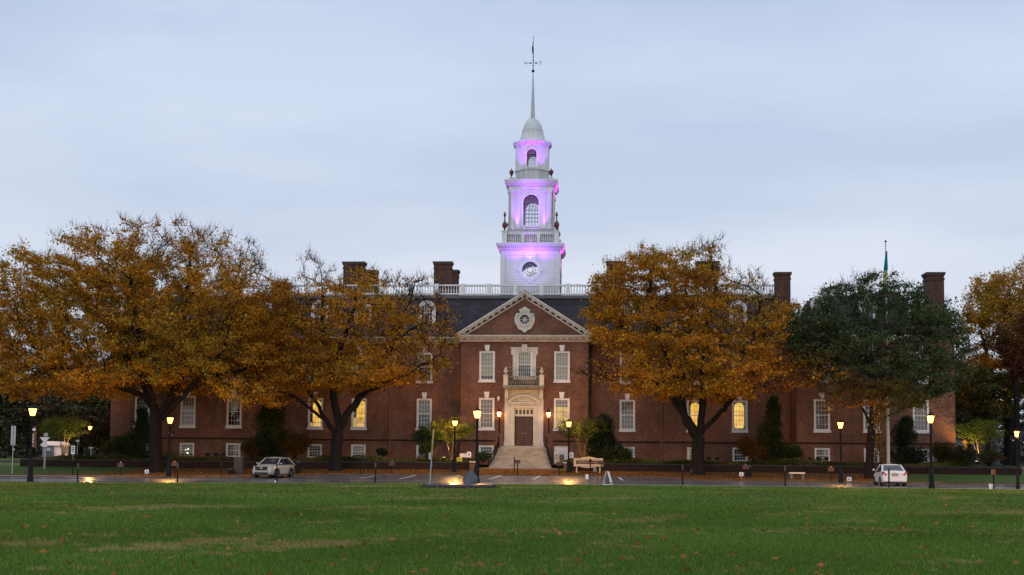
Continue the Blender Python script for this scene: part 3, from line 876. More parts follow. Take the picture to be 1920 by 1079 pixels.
# ledge under the balustrade
mb = MB(HO); mb.box(BX - 24.6, BX + 24.6, 120.75, 121.25, 17.45, 17.78); hb('roof_ledge', mb, M['dark_metal'])

# pediment: tympanum, raking cornice, cartouche with a round window
ped = MB(HO); ped.prism([(BX - 5.75, 13.17), (BX + 5.75, 13.17), (BX, 16.82)], YP - .06, YP + .1,
                        holes=[[(BX + .47 * math.cos(a), 14.67 + .47 * math.sin(a)) for a in np.linspace(0, 2 * math.pi, 28, endpoint=False)]])
pedo = hb('pediment', ped, M['brick'])
mb = MB(HO)
sl = (17.30 - 13.13) / 6.62
for s in (-1, 1):
    def rk(t0, t1, ya, yb, m_=mb, s=s):       # strip of the rake between perpendicular-ish offsets t0..t1 below the outer edge
        m_.prism([(BX + s * 6.62, 13.17 - 0.0), (BX, 17.34 - t0), (BX, 17.34 - t1), (BX + s * (6.62 - (t1) / sl), 13.17)] if t0 == 0 else
                 [(BX + s * (6.62 - t0 / sl), 13.17), (BX, 17.34 - t0), (BX, 17.34 - t1), (BX + s * (6.62 - t1 / sl), 13.17)], ya, yb)
    rk(0, .16, YP - .72, YP - .062); rk(.162, .34, YP - .60, YP - .064); rk(.50, .68, YP - .16, YP - .066)
    n = 11
    for i in range(n):
        t = (i + .6) / n
        x = s * (6.0 * (1 - t)); z = 17.34 - .345 - sl * abs(x)
        mb.prism([(BX + x - .11, z + (.11 * sl if s > 0 else -.11 * sl)), (BX + x + .11, z - (.11 * sl if s > 0 else -.11 * sl)),
                  (BX + x + .11, z - .15 - (.11 * sl if s > 0 else -.11 * sl)), (BX + x - .11, z - .15 + (.11 * sl if s > 0 else -.11 * sl))], YP - .50, YP - .066)
mb.box(BX - 6.7, BX + 6.7, YP - .7, YP - .064, 13.162, 13.168)
hb('raking_cornice', mb, M['stone'], pedo)
mb = MB(HO)
prof = [(0.0, 13.42), (.16, 13.52), (.28, 13.66), (.45, 13.72), (.62, 13.80), (.66, 13.92), (.80, 14.15), (.93, 14.45), (.96, 14.75), (.90, 15.05), (.82, 15.22), (.68, 15.30), (.52, 15.22),
        (.46, 15.36), (.50, 15.50), (.55, 15.62), (.42, 15.68), (.30, 15.66), (.18, 15.80), (0, 15.90)]
poly = [(BX + a, b) for a, b in prof] + [(BX - a, b) for a, b in prof[-2:0:-1]]
mb.prism(poly, YP - .26, YP - .062, holes=[[(BX + .46 * math.cos(a), 14.67 + .46 * math.sin(a)) for a in np.linspace(0, 2 * math.pi, 28, endpoint=False)]])
ca = hb('cartouche', mb, M['stone'], pedo)
mb = MB(HO)
for r0, r1, ya in ((.45, .60, YP - .34), (.70, .78, YP - .31)):
    c_ = [(BX + r1 * math.cos(a), 14.67 + r1 * math.sin(a)) for a in np.linspace(0, 2 * math.pi, 32, endpoint=False)]
    h_ = [(BX + r0 * math.cos(a), 14.67 + r0 * math.sin(a)) for a in np.linspace(0, 2 * math.pi, 32, endpoint=False)]
    mb.prism(c_, ya, YP - .262, holes=[h_])
for s in (-1, 1): mb.lathe([(.02, -.02), (.14, 0), (.14, .06), (.02, .09)], (0, 0, 0), 10) if False else mb.ball((BX + s * .66, YP - .28, 15.08), .12)
mb.box(BX - .36, BX + .36, YP - .33, YP - .262, 15.50, 15.58)
hb('molding', mb, M['stone'], pedo)
mb = MB(HO)
for k in range(4):
    a = math.pi * k / 4; c, s = math.cos(a), math.sin(a)
    mb.tube([(BX - .45 * c, YP - .1, 14.67 - .45 * s), (BX + .45 * c, YP - .1, 14.67 + .45 * s)], .02, 4)
c_ = [(BX + .19 * math.cos(a), 14.67 + .19 * math.sin(a)) for a in np.linspace(0, 2 * math.pi, 20, endpoint=False)]
h_ = [(BX + .15 * math.cos(a), 14.67 + .15 * math.sin(a)) for a in np.linspace(0, 2 * math.pi, 20, endpoint=False)]
mb.prism(c_, YP - .13, YP - .07, holes=[h_])
hb('round_window', mb, M['white'], pedo)
mb = MB(HO); mb.prism([(BX + .47 * math.cos(a), 14.67 + .47 * math.sin(a)) for a in np.linspace(0, 2 * math.pi, 24, endpoint=False)], YP + .12, YP + .14); hb('dark_pane', mb, M['dark_metal'], pedo)

# roof balustrade
def baluster(mb, x, y, z0, h, r=.075, n=6):
    mb.lathe([(r * .9, 0), (r * .9, h * .07), (r * .45, h * .1), (r, h * .32), (r * .5, h * .66), (r * .42, h * .8), (r * .85, h * .92), (r * .85, h)], (x, y, z0), n)


mb = MB(HO); YB = 121.0
mb.box(BX - 24.4, BX + 24.4, YB - .14, YB + .14, 17.86, 17.99)
mb.box(BX - 24.4, BX + 24.4, YB - .16, YB + .16, 18.72, 18.86)
hb('roof_balustrade', mb, M['white'])
mbb = MB(HO)
k = 0; xx = -1.31 - 2.62 * 8
while xx < 24.3:
    mbp = MB(HO); mbp.box(BX + xx - .2, BX + xx + .2, YB - .2, YB + .2, 17.782, 18.94); hb('balustrade_post', mbp, M['white'])
    for q in range(8):
        xb = xx + .2 + (2.62 - .4) * (q + .5) / 8
        if xb < 24.3: baluster(mbb, BX + xb, YB, 17.99, .73)
    xx += 2.62
hb('baluster_row', mbb, M['white'])

# chimneys
def chimney(x0, x1, y0, y1, zt):
    mb = MB(HO); mb.box(BX + x0, BX + x1, y0, y1, 13, zt - .75)
    mb.box(BX + x0 - .05, BX + x1 + .05, y0 - .05, y1 + .05, zt - .748, zt - .55); mb.box(BX + x0 + .0, BX + x1 - .0, y0, y1, zt - .548, zt - .3)
    mb.box(BX + x0 - .09, BX + x1 + .09, y0 - .09, y1 + .09, zt - .298, zt - .14)
    c = hb('chimney', mb, M['brick_soot'])
    mb = MB(HO)
    a = [(BX + x0 - .13, y0 - .13), (BX + x1 + .13, y0 - .13), (BX + x1 + .13, y1 + .13), (BX + x0 - .13, y1 + .13)]
    mb.hprism(a, zt - .138, zt)
    hb('chimney_cap', mb, M['cap'], c)


M['chimney'] = M['brick']
for s in (-1, 1):
    def ch(a, b, *r):
        a, b = sorted((s * a, s * b)); chimney(a, b, *r)
    ch(16.75, 18.85, 121.9, 123.0, 21.35); ch(16.75, 18.3, 129, 130.2, 21.6)
    ch(7.85, 9.6, 121.9, 123.0, 21.35); ch(7.95, 9.3, 129, 130.2, 21.6)
    ch(24.15, 25.6, 120.0, 121.0, 19.95 if s > 0 else 18.95); ch(37.5, 39.0, 115.6, 117.2, 19.25)
    ch(37.2, 38.5, 130, 131.2, 19.4)

# dormers with arched white fronts
def arch_poly(cx, w, z0, zs, n=12):
    """opening: straight to zs then a half circle"""
    return [(cx - w / 2, z0), (cx + w / 2, z0)] + [(cx + w / 2 * math.cos(a), zs + w / 2 * math.sin(a)) for a in np.linspace(0, math.pi, n)]


def dormer(off, Y, s=1):
    c = BX + off; z0 = 14.4
    mb = MB(HO); mb.prism([(c - .85, z0), (c + .85, z0), (c + .85, 16.05)] + [(c + .85 * math.cos(a), 16.05 + .85 * math.sin(a)) for a in np.linspace(.1, math.pi - .1, 12)] + [(c - .85, 16.05)],
                          Y, Y + .12, holes=[arch_poly(c, 1.0, z0 + .25, 16.05)])
    d = hb('dormer', mb, M['white'])
    mb = MB(HO)
    ring = [(c + .9 * math.cos(a), 16.05 + .9 * math.sin(a)) for a in np.linspace(0, math.pi, 14)]
    mb.prism([(c - .9, z0 - .1)] + ring[::-1] + [(c + .9, z0 - .1)], Y + .122, Y + 3.4)
    hb('dormer_roof', mb, M['slate'], d)
    mb = MB(HO)
    for i in range(1, 4): mb.box(c - .5 + i * .25 - .018, c - .5 + i * .25 + .018, Y + .05, Y + .09, z0 + .25, 16.45)
    for j in range(4): mb.box(c - .5, c + .5, Y + .053, Y + .087, z0 + .55 + j * .37 - .018, z0 + .55 + j * .37 + .018)
    hb('dormer_window', mb, M['white'], d)
    mb = MB(HO); mb.prism(arch_poly(c, 1.0, z0 + .25, 16.05), Y + .10, Y + .12); hb('dark_pane', mb, M['dark_metal'], d)


for s in (-1, 1):
    for v in cols_mid: dormer(s * v, 118.0)
    for v in cols_wing: dormer(s * v, 115.0)

# downspouts
for s, v in ((-1, 13.05), (1, 12.95), (-1, 24.9), (1, 24.9)):
    mb = MB(HO); x = BX + s * v; Y = YM - .08
    mb.tube([(x, Y, 1.25), (x, Y, 12.2)], .075, 8)
    for z in (2.5, 5, 7.5, 10): mb.box(x - .11, x + .11, Y - .09, YM - .004, z, z + .07)
    mb.prism([(x - .12, 12.2), (x + .12, 12.2), (x + .2, 12.55), (x - .2, 12.55)], Y - .15, YM - .004)
    hb('downspout', mb, M['copper_pipe'])

# ---- entrance
mb = MB(HO); YD = YP
for s in (-1, 1):
    a, b = sorted((BX + s * 1.22, BX + s * 1.82))
    mb.box(a, b, YD - .22, YD + .1, 2.78, 7.1); mb.box(a - .05, b + .05, YD - .28, YD - .222, 2.78, 3.1)
    a, b = sorted((BX + s * 1.35, BX + s * 1.69)); mb.box(a, b, YD - .26, YD - .222, 3.2, 6.95)
    a, b = sorted((BX + s * 1.45, BX + s * 1.80)); mb.prism([(a, 7.1), (b, 7.1), (b, 8.05), (a, 8.05)], YD - .32, YD + .0)
    mb.prism([(a + .02, 7.25), (b - .02, 7.25), (b - .02, 8.04), (a + .02, 8.04)], YD - .75, YD - .322)
# plain panel above the arch
mb.box(BX - 1.45, BX + 1.45, YD - .15, YD + .0, 6.42, 8.05)
hb('door_surround', mb, M['stone'])
mb = MB(HO)
# inner architrave
mb.prism([(BX - 1.22, 2.78), (BX - .88, 2.78), (BX - .88, 6.30), (BX + .88, 6.30), (BX + .88, 2.78), (BX + 1.22, 2.78), (BX + 1.22, 6.62), (BX - 1.22, 6.62)], YD - .27, YD - .05)
mb.prism([(BX - 1.10, 2.78), (BX - .98, 2.78), (BX - .98, 6.42), (BX + .98, 6.42), (BX + .98, 2.78), (BX + 1.10, 2.78), (BX + 1.10, 6.50), (BX - 1.10, 6.50)], YD - .31, YD - .272)
mb.box(BX - .88, BX + .88, YD - .1, YD + .12, 5.55, 5.70)
mb.box(BX - 1.45, BX + 1.45, YD - .40, YD - .151, 6.64, 6.76); mb.box(BX - 1.52, BX + 1.52, YD - .52, YD - .151, 6.762, 6.88)
for i in range(17): mb.box(BX - 1.4 + i * .17, BX - 1.31 + i * .17, YD - .36, YD - .271, 6.56, 6.638)
hb('architrave', mb, M['stone'])
# segmental pediment
mb = MB(HO)
def seg(R, cz, a, n=16): return [(BX + R * math.sin(t), cz + R * math.cos(t)) for t in np.linspace(-a, a, n)]
cz = 6.0; R0 = 1.95; a0 = math.asin(1.50 / R0)
outer = seg(R0, cz - .36, a0); inner = seg(R0 - .20, cz - .36, a0 * .985)
mb.prism(outer + inner[::-1], YD - .55, YD - .151)
i2 = seg(R0 - .42, cz - .36, a0 * .93); mb.prism([p for p in inner] + i2[::-1], YD - .30, YD - .153)
for i in range(13):
    t = -a0 * .88 + a0 * 1.76 * i / 12; x = BX + (R0 - .29) * math.sin(t); z = cz - .36 + (R0 - .29) * math.cos(t)
    mb.box(x - .045, x + .045, YD - .42, YD - .301, z - .05, z + .05)
hb('arched_pediment', mb, M['stone'])
# door leaves
mb = MB(HO); mb.box(BX - .88, BX + .88, YD + .12, YD + .18, 2.80, 5.55)
for s in (-1, 1):
    for z0, z1 in ((2.98, 3.9), (4.02, 5.0), (5.1, 5.45)):
        for q in (0, 1):
            a = BX + s * (.07 + q * .40); b = BX + s * (.43 + q * .38); a, b = sorted((a, b))
            mb.box(a + .02, b - .02, YD + .085, YD + .119, z0, z1)
mb.box(BX - .025, BX + .025, YD + .07, YD + .119, 2.8, 5.55)
dr = hb('door', mb, M['wood'])
for s in (-1, 1):
    mb = MB(HO); mb.ball((BX + s * .12, YD + .04, 3.95), .045); hb('handle', mb, M['gold'], dr)
mb = MB(HO); mb.box(BX - .88, BX + .88, YD + .10, YD + .16, 5.70, 6.30)
tr = hb('transom', mb, M['lit_dim'])
mb = MB(HO)
for i in range(5):
    cx = BX - .70 + i * .35
    mb.prism([(cx - .175, 5.70), (cx + .175, 5.70), (cx + .175, 6.30), (cx - .175, 6.30)], YD + .05, YD + .09,
             holes=[[(cx - .13, 5.74), (cx + .13, 5.74)] + [(cx + .13 * math.cos(t), 6.05 + .15 * math.sin(t)) for t in np.linspace(0, math.pi, 9)]])
hb('transom_tracery', mb, M['white'], tr)
mb = MB(HO); mb.box(BX - 1.0, BX + 1.0, 113.4, 114.7, 2.752, 2.78); hb('door_mat', mb, M['dark_metal'])

# balcony
mb = MB(HO)
mb.box(BX - 1.86, BX + 1.86, YP - 1.25, YP - .004, 8.06, 8.22)
mb.box(BX - 1.95, BX + 1.95, YP - 1.36, YP - .004, 8.222, 8.40)
balc = hb('balcony', mb, M['moss_and_shade_stone'])
for s in (-1, 1):
    mb = MB(HO)
    for yy in (YP - 1.13, YP - .2):
        mb.box(BX + s * 1.68 - .2, BX + s * 1.68 + .2, yy - .17, yy + .17, 8.402, 9.28); mb.box(BX + s * 1.68 - .24, BX + s * 1.68 + .24, yy - .2, yy + .2, 9.282, 9.36)
    mb.box(BX + s * 1.68 - .07, BX + s * 1.68 + .07, YP - .96, YP - .38, 9.15, 9.27)
    hb('balcony_pier', mb, M['stone'], balc)
mb = MB(HO)
mb.box(BX - 1.48, BX + 1.48, YP - 1.21, YP - 1.05, 9.17, 9.28)
for i in range(15): baluster(mb, BX - 1.38 + i * .197, YP - 1.13, 8.402, .77, .07)
hb('balcony_balustrade', mb, M['moss_and_shade_stone'], balc)
for s in (-1, 1):
    mb = MB(HO); mb.lathe([(.13, 0), (.13, .05), (.05, .1), (.05, .16), (.19, .3), (.2, .42), (.07, .5), (.15, .58), (.06, .66), (.02, .78)], (BX + s * 1.68, YP - 1.13, 9.36), 12)
    hb('urn', mb, M['stone'], balc, True)
mb = MB(HO)
for z in (9.75, 10.1): mb.tube([(BX - 1.7, YP - 1.1, z - .3 + .3), (BX + 1.7, YP - 1.1, z)], .012, 4)
hb('bird_wire', mb, M['sign_grey'], balc)

# staircase
mb = MB(HO)
mb.box(BX - 2.05, BX + 2.05, 112.9, 114.72, 1.0, 2.75)
nst = 11
for i in range(nst):
    z1 = 2.75 - .182 * (i + 1) + .0; y1 = 112.9 - .36 * i; hw = (2.22 + .03 * i + .0035 * i * i) if i < nst - 1 else 3.25
    mb.box(BX - hw, BX + hw, y1 - .36, y1 - .001, .5, z1)
    mb.box(BX - hw - .03, BX + hw + .03, y1 - .39, y1 - .361, z1 - .05, z1)
st = hb('staircase', mb, M['step_stone'])
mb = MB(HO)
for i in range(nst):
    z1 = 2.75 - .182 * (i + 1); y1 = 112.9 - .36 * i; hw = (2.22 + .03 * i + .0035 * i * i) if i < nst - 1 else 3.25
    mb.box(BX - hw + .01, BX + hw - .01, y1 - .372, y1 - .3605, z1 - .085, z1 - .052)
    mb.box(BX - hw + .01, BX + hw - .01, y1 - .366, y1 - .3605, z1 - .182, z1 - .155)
hb('step_joint_shade', mb, M['moss_and_shade_stone'], st)  # thin dark strips imitating shade lines under the nosings at the joints
mb = MB(HO)
for i, (z, y, hw) in enumerate(((.72, 108.9, 3.55), (.56, 108.5, 3.7), (.40, 108.05, 3.85))):
    mb.box(BX - hw, BX + hw, y - .42, y - .001, .1, z)
hb('brick_step', mb, M['brick_step'])
for s in (-1, 1):
    mb = MB(HO)
    P0 = [(BX + s * (2.22), 113.6, 3.65), (BX + s * 2.25, 112.8, 3.65)]
    for i in range(0, nst, 2):
        hw = 2.18 + .03 * i + .0035 * i * i; P0.append((BX + s * hw, 112.7 - .36 * i, 3.55 - .182 * (i + 1)))
    mb.tube(P0, .035, 6)
    P1 = [(p[0], p[1], p[2] - .45) for p in P0]; mb.tube(P1, .02, 5)
    for p in P0[::1]: mb.tube([(p[0], p[1], p[2] - .95), p], .03, 5)
    for j in range(len(P0) - 1):
        for q in (.25, .5, .75):
            a = Vector(P0[j]).lerp(Vector(P0[j + 1]), q); mb.tube([a - Vector((0, 0, .85)), a], .013, 4)
    hb('handrail', mb, M['iron'])

# wall lanterns beside the door
def wall_lantern(off):
    x, y, z = BX + off, YP - .42, 5.55
    mb = MB(HO)
    mb.tube([(x, YP, z - .75), (x, YP - .25, z - .62), (x, y, z - .25)], .028, 6); mb.box(x - .06, x + .06, YP - .04, YP - .002, z - 1.6, z + .0)
    mb.lathe([(.12, 0), (.13, .03), (.05, .05)], (x, y, z - .1), 6)
    mb.lathe([(.24, 0), (.22, .05), (.10, .20), (.03, .27), (.03, .38), (.01, .44)], (x, y, z + .36), 6)
    for k in range(6):
        a = 2 * math.pi * k / 6
        mb.tube([(x + .115 * math.cos(a), y + .115 * math.sin(a), z - .06), (x + .21 * math.cos(a), y + .21 * math.sin(a), z + .37)], .012, 4)
    w = hb('wall_lantern', mb, M['iron'])
    mb = MB(HO); mb.lathe([(.09, 0), (.175, .40)], (x, y, z - .045), 6); hb('lantern_glass', mb, M['wlantern'], w)


wall_lantern(-2.32); wall_lantern(2.32)
mb = MB(HO); mb.lathe([(.02, -.3), (.10, -.2), (.13, -.05), (.12, .08), (.04, .12)], (BX - 2.4, YP - .3, 7.25), 10); mb.box(BX - 2.46, BX - 2.34, YP - .3, YP - .003, 7.3, 7.42)
hb('camera_dome', mb, M['sign_white'])
# alarm disc and service pipes on the walls
mb = MB(HO); mb.lathe([(.22, 0), (.22, .08), (.1, .12)], (0, 0, 0), 14)
mb2 = MB(); mb2.v = [(v[0] + HO[0], v[2] + HO[1], v[1] + HO[2]) for v in mb.v]; mb2.f = mb.f
al = mb2.build('alarm_bell', M['copper_pipe'], hall); al.location = (-23.4, YM - .12 - 117, 2.35)
al.data.transform(Matrix.Identity(4))

# ------------------------------------------------------------------ tower
TX = BX + .11; TC = 124.92
def thb(name, mb_, m, parent, smooth=False): return mb_.build(name, m, parent, smooth)


def sq_shell(mb, w, z0, z1, cx, cy, front_holes=(), t=0.12, back_holes=None):
    """four walls of a square stage; the same holes (relative x) pierce all four sides"""
    h = w / 2
    for k in range(4):
        tmp = MB(); outer_ = [(-h, z0), (h, z0), (h, z1), (-h, z1)]
        tmp.prism(outer_, -h, -h + t, holes=[list(q) for q in (back_holes if (k == 2 and back_holes) else front_holes)])
        c, s = [(1, 0), (0, 1), (-1, 0), (0, -1)][k]
        mb.add([(cx + v[0] * c - v[1] * s, cy + v[0] * s + v[1] * c, v[2]) for v in tmp.v], tmp.f)


def ring_sq(mb, w, z0, z1, cx=None, cy=None):
    cx = TX if cx is None else cx; cy = TC if cy is None else cy
    mb.box(cx - w / 2, cx + w / 2, cy - w / 2, cy + w / 2, z0, z1)


def circ(cx, cz, r, n=36): return [(cx + r * math.cos(a), cz + r * math.sin(a)) for a in np.linspace(0, 2 * math.pi, n, endpoint=False)]


def rot4(fn, mb, cx=None, cy=None, ks=range(4)):
    """fn(tmp) builds on the front (towards -y) around the origin; copied to the chosen sides"""
    cx = TX if cx is None else cx; cy = TC if cy is None else cy
    tmp = MB(); fn(tmp)
    for k in ks:
        c, s = [(1, 0), (0, 1), (-1, 0), (0, -1)][k]
        mb.add([(cx + v[0] * c - v[1] * s, cy + v[0] * s + v[1] * c, v[2]) for v in tmp.v], tmp.f)


# stage one
W1 = 5.84; zo = 20.5; ro = .80
mb = MB(HO); sq_shell(mb, W1, 16.5, 22.45, TX, TC, [circ(0, zo, ro)], back_holes=[circ(0, zo - .05, 1.30)])
t1 = thb('tower_base', mb, M['tower_white'], hall)
mb = MB(HO)
def clap(t):
    h = W1 / 2; z = 17.8
    while z < 22.3:
        dz = abs(z + .1 - zo); rr = 1.22
        spans = [(-h + .42, h - .42)] if dz >= rr else [(-h + .42, -math.sqrt(rr * rr - dz * dz)), (math.sqrt(rr * rr - dz * dz), h - .42)]
        for a, b in spans:
            t.add([(a, -h - .065, z), (b, -h - .065, z), (b, -h - .006, z + .215), (a, -h - .006, z + .215), (a, -h - .004, z), (b, -h - .004, z)], [(0, 1, 2, 3), (4, 5, 1, 0)])
        z += .22
rot4(clap, mb, ks=(0, 1, 3)); thb('clapboard', mb, M['tower_white'], t1)
mb = MB(HO)
def cb1(t):
    h = W1 / 2
    for s in (-1, 1):
        a, b = sorted((s * (h - .40), s * (h + .04))); t.box(a, b, -h - .075, -h - .004, 16.8, 22.1)
    t.prism(circ(0, zo, 1.18), -h - .10, -h - .003, holes=[circ(0, zo, ro + .02)]); t.prism(circ(0, zo, 1.02), -h - .15, -h - .102, holes=[circ(0, zo, ro + .02)])
    for a in range(4):
        c, s = [(1, 0), (0, 1), (-1, 0), (0, -1)][a]
        t.box(-.12 + c * 1.25, .12 + c * 1.25, -h - .17, -h - .004, zo + s * 1.25 - .12, zo + s * 1.25 + .12)
    t.box(-h, h, -h - .06, -h - .005, 22.1, 22.44)
rot4(cb1, mb, ks=(0, 1, 3)); thb('corner_board', mb, M['tower_white'], t1)
def rose(t, R=None):
    h = W1 / 2; y = -h + .03
    for k in range(12):
        a = 2 * math.pi * k / 12; c, s = math.cos(a), math.sin(a)
        t.tube([(.26 * c, y, zo + .26 * s), (ro * c, y, zo + ro * s)], .022, 4)
    for r in (.26, .54): t.prism(circ(0, zo, r + .022, 24), y - .02, y + .02, holes=[circ(0, zo, r - .022, 24)])
    for k in range(3):
        a = math.pi * k / 3; c, s = math.cos(a), math.sin(a)
for k_ in (0, 2): mb = MB(HO); rot4(rose, mb, ks=(k_,)); thb('round_window', mb, M['muntin'], t1)


def corn_sq(mb, w, zb, over, steps, dent=True):
    """stepped cornice: steps = [(fraction of overhang, thickness)]"""
    z = zb
    for fr, th in steps:
        ring_sq(mb, w + 2 * over * fr, z, z + th - .002); z += th
    if dent:
        def dn(t):
            h = w / 2 + over * .32; n = int(2 * h / .3)
            zz = zb + steps[0][1]
            for i in range(n):
                x = -h + 2 * h * (i + .5) / n; t.box(x - .075, x + .075, -h - over * .28, -h - .002, zz + .02, zz + steps[1][1] - .02)
        rot4(dn, mb)
    return z


mb = MB(HO); ztop1 = corn_sq(mb, W1 + .1, 22.45, .46, [(.10, .12), (.32, .24), (.78, .12), (.92, .12), (1.0, .12)])
thb('tower_cornice', mb, M['tower_white'], t1)          # top about 23.17
# balustrade with pedestals and flame urns
mb = MB(HO)
hq = 2.62
def bal(t):
    h = hq
    for s in (-1, 1):
        a, b = sorted((s * (h - .26), s * (h + .26)))
    t.box(-h + .27, h - .27, -h - .10, -h + .10, ztop1, ztop1 + .16); t.box(-h + .27, h - .27, -h - .11, -h + .11, ztop1 + 1.02, ztop1 + 1.16)
    for x in (-.79, .79): t.box(x - .16, x + .16, -h - .14, -h + .14, ztop1 + .162, ztop1 + 1.018)
    for a, b in ((-2.3, -.96), (-.62, .62), (.96, 2.3)):
        n = 6
        for i in range(n): baluster(t, a + (b - a) * (i + .5) / n, -h, ztop1 + .16, .86, .07)
rot4(bal, mb)
for sx in (-1, 1):
    for sy in (-1, 1):
        mb.box(TX + sx * hq - .26, TX + sx * hq + .26, TC + sy * hq - .26, TC + sy * hq + .26, ztop1, ztop1 + 1.22)
        mb.box(TX + sx * hq - .31, TX + sx * hq + .31, TC + sy * hq - .31, TC + sy * hq + .31, ztop1 + 1.222, ztop1 + 1.34)
thb('tower_balustrade', mb, M['tower_white'], t1)
for sx in (-1, 1):
    for sy in (-1, 1):
        mb = MB(HO); mb.lathe([(.20, 0), (.20, .06), (.07, .12), (.07, .2), (.22, .4), (.27, .6), (.22, .8), (.10, .95), (.065, 1.05), (.065, 1.45), (.13, 1.55), (.12, 1.72), (.02, 1.98)],
                              (TX + sx * hq, TC + sy * hq, ztop1 + 1.34), 12)
        thb('flame_urn', mb, M['urn'], t1, True)
# stage two
W2 = 4.33
mb = MB(HO); ring_sq(mb, W2 + .30, ztop1, 24.72); ring_sq(mb, W2 + .46, 24.722, 24.86)
thb('tower_plinth', mb, M['tower_grey'], hall)
aw2 = arch_poly(0, 1.56, 25.15, 27.55, 16)
mb = MB(HO); sq_shell(mb, W2, 24.862, 29.2, TX, TC, [aw2])
t2 = thb('tower_stage', mb, M['tower_white'], hall)
mb = MB(HO)
def pil(t):
    h = W2 / 2
    for s in (-1, 1):
        for c in (1.28, 1.90):
            a, b = s * c - .20, s * c + .20; t.box(a, b, -h - .12, -h - .003, 24.864, 28.62)
            for q in (-.10, 0, .10): t.box(s * c + q - .02, s * c + q + .02, -h - .14, -h - .121, 25.3, 28.3)
            t.box(a - .04, b + .04, -h - .16, -h - .004, 24.866, 25.1)
            t.prism([(a - .02, 28.5), (b + .02, 28.5), (b + .11, 28.86), (a - .11, 28.86)], -h - .22, -h - .005)
    t.prism(arch_poly(0, 1.86, 25.0, 27.55, 20), -h - .07, -h - .002, holes=[arch_poly(0, 1.57, 25.15, 27.55, 16)])
    t.prism([(-.1, 28.3), (.1, 28.3), (.15, 28.75), (-.15, 28.75)], -h - .12, -h - .004)
    t.box(-h - .05, h + .05, -h - .13, -h - .006, 28.865, 29.10)
rot4(pil, mb); thb('pilaster', mb, M['tower_white'], t2)
def archwin(t, w, z0, zs, h, cols, rows, r=.02):
    y = -h + .03
    for i in range(1, cols): x = -w / 2 + w * i / cols; t.box(x - r, x + r, y - .02, y + .02, z0, zs + .02)
    for j in range(1, rows + 1): z = z0 + (zs - z0) * j / rows; t.box(-w / 2, w / 2, y - .016, y + .016, z - r, z + r)
    for k in range(1, 6):
        a = math.pi * k / 6; c, s = math.cos(a), math.sin(a); t.tube([(w * .17 * c, y, zs + w * .17 * s), (w / 2 * c, y, zs + w / 2 * s)], r, 4)
    for rr in (.17, .34):
        o_ = [(w * rr * math.cos(a) , zs + w * rr * math.sin(a)) for a in np.linspace(0, math.pi, 14)]
        for i in range(13): t.tube([(o_[i][0], y, o_[i][1]), (o_[i + 1][0], y, o_[i + 1][1])], r, 4)
for k_ in (0, 2): mb = MB(HO); rot4(lambda t: archwin(t, 1.56, 25.15, 27.55, W2 / 2, 5, 6), mb, ks=(k_,)); thb('arched_window', mb, M['muntin'], t2)
mb = MB(HO); ztop2 = corn_sq(mb, W2 + .22, 29.12, .42, [(.05, .12), (.3, .2), (.75, .12), (.9, .12), (1.0, .14)])   # top 29.82
thb('tower_cornice', mb, M['tower_white'], t2)
for sx in (-1, 1):
    for sy in (-1, 1):
        mb = MB(HO); cx, cy = TX + sx * 2.02, TC + sy * 2.02
        mb.box(cx - .22, cx + .22, cy - .22, cy + .22, ztop2, ztop2 + .26); thb('urn_block', mb, M['tower_grey'], t2)
        mb = MB(HO); mb.lathe([(.12, 0), (.05, .1), (.05, .16), (.16, .36), (.24, .58), (.22, .72), (.10, .78), (.05, .84), (.05, .92), (.01, 1.0)], (cx, cy, ztop2 + .26), 12)
        thb('urn', mb, M['urn'], t2, True)
# stage three: octagon


def octo(r, n=8): return [(TX + r * math.cos(2 * math.pi * (i + .5) / n), TC + r * math.sin(2 * math.pi * (i + .5) / n)) for i in range(n)]
CO = 1 / math.cos(math.pi / 8)
mb = MB(HO); mb.hprism(octo(1.70 * CO), ztop2 + .002, 31.0); mb.hprism(octo(1.78 * CO), 31.002, 31.14)
thb('tower_plinth', mb, M['tower_grey'], hall)
a3 = arch_poly(0, .98, 31.35, 32.68, 14)
R3 = 1.66; side = 2 * R3 * math.tan(math.pi / 8)
def faces8(fn, mb, ks=range(8)):
    tmp = MB(); fn(tmp)
    for k in ks:
        a = math.pi / 4 * k; c, s = math.cos(a), math.sin(a)
        mb.add([(TX + v[0] * c - v[1] * s, TC + v[0] * s + v[1] * c, v[2]) for v in tmp.v], tmp.f)
mb = MB(HO)
faces8(lambda t: t.prism([(-side / 2, 31.142), (side / 2, 31.142), (side / 2, 33.5), (-side / 2, 33.5)], -R3, -R3 + .1, holes=[a3]), mb, (0, 2, 4, 6))
faces8(lambda t: t.prism([(-side / 2, 31.142), (side / 2, 31.142), (side / 2, 33.5), (-side / 2, 33.5)], -R3, -R3 + .1), mb, (1, 3, 5, 7))
t3 = thb('tower_lantern', mb, M['tower_white'], hall)
mb = MB(HO)
def tr3(t):
    t.prism(arch_poly(0, 1.2, 31.2, 32.68, 18), -R3 - .06, -R3 - .002, holes=[arch_poly(0, .99, 31.35, 32.68, 14)])
    t.prism([(-.07, 33.14), (.07, 33.14), (.1, 33.42), (-.1, 33.42)], -R3 - .1, -R3 - .003)
faces8(tr3, mb, (0, 2, 4, 6))
faces8(lambda t: [t.box(-side / 2 + .0, -side / 2 + .14, -R3 - .05, -R3 - .004, 31.144, 33.5), t.box(side / 2 - .14, side / 2, -R3 - .05, -R3 - .004, 31.144, 33.5)], mb)
thb('window_surround', mb, M['tower_white'], t3)
for k_ in (0, 4): mb = MB(HO); faces8(lambda t: archwin(t, .98, 31.35, 32.68, R3, 4, 5, .016), mb, (k_,)); thb('arched_window', mb, M['muntin'], t3)
mb = MB(HO)
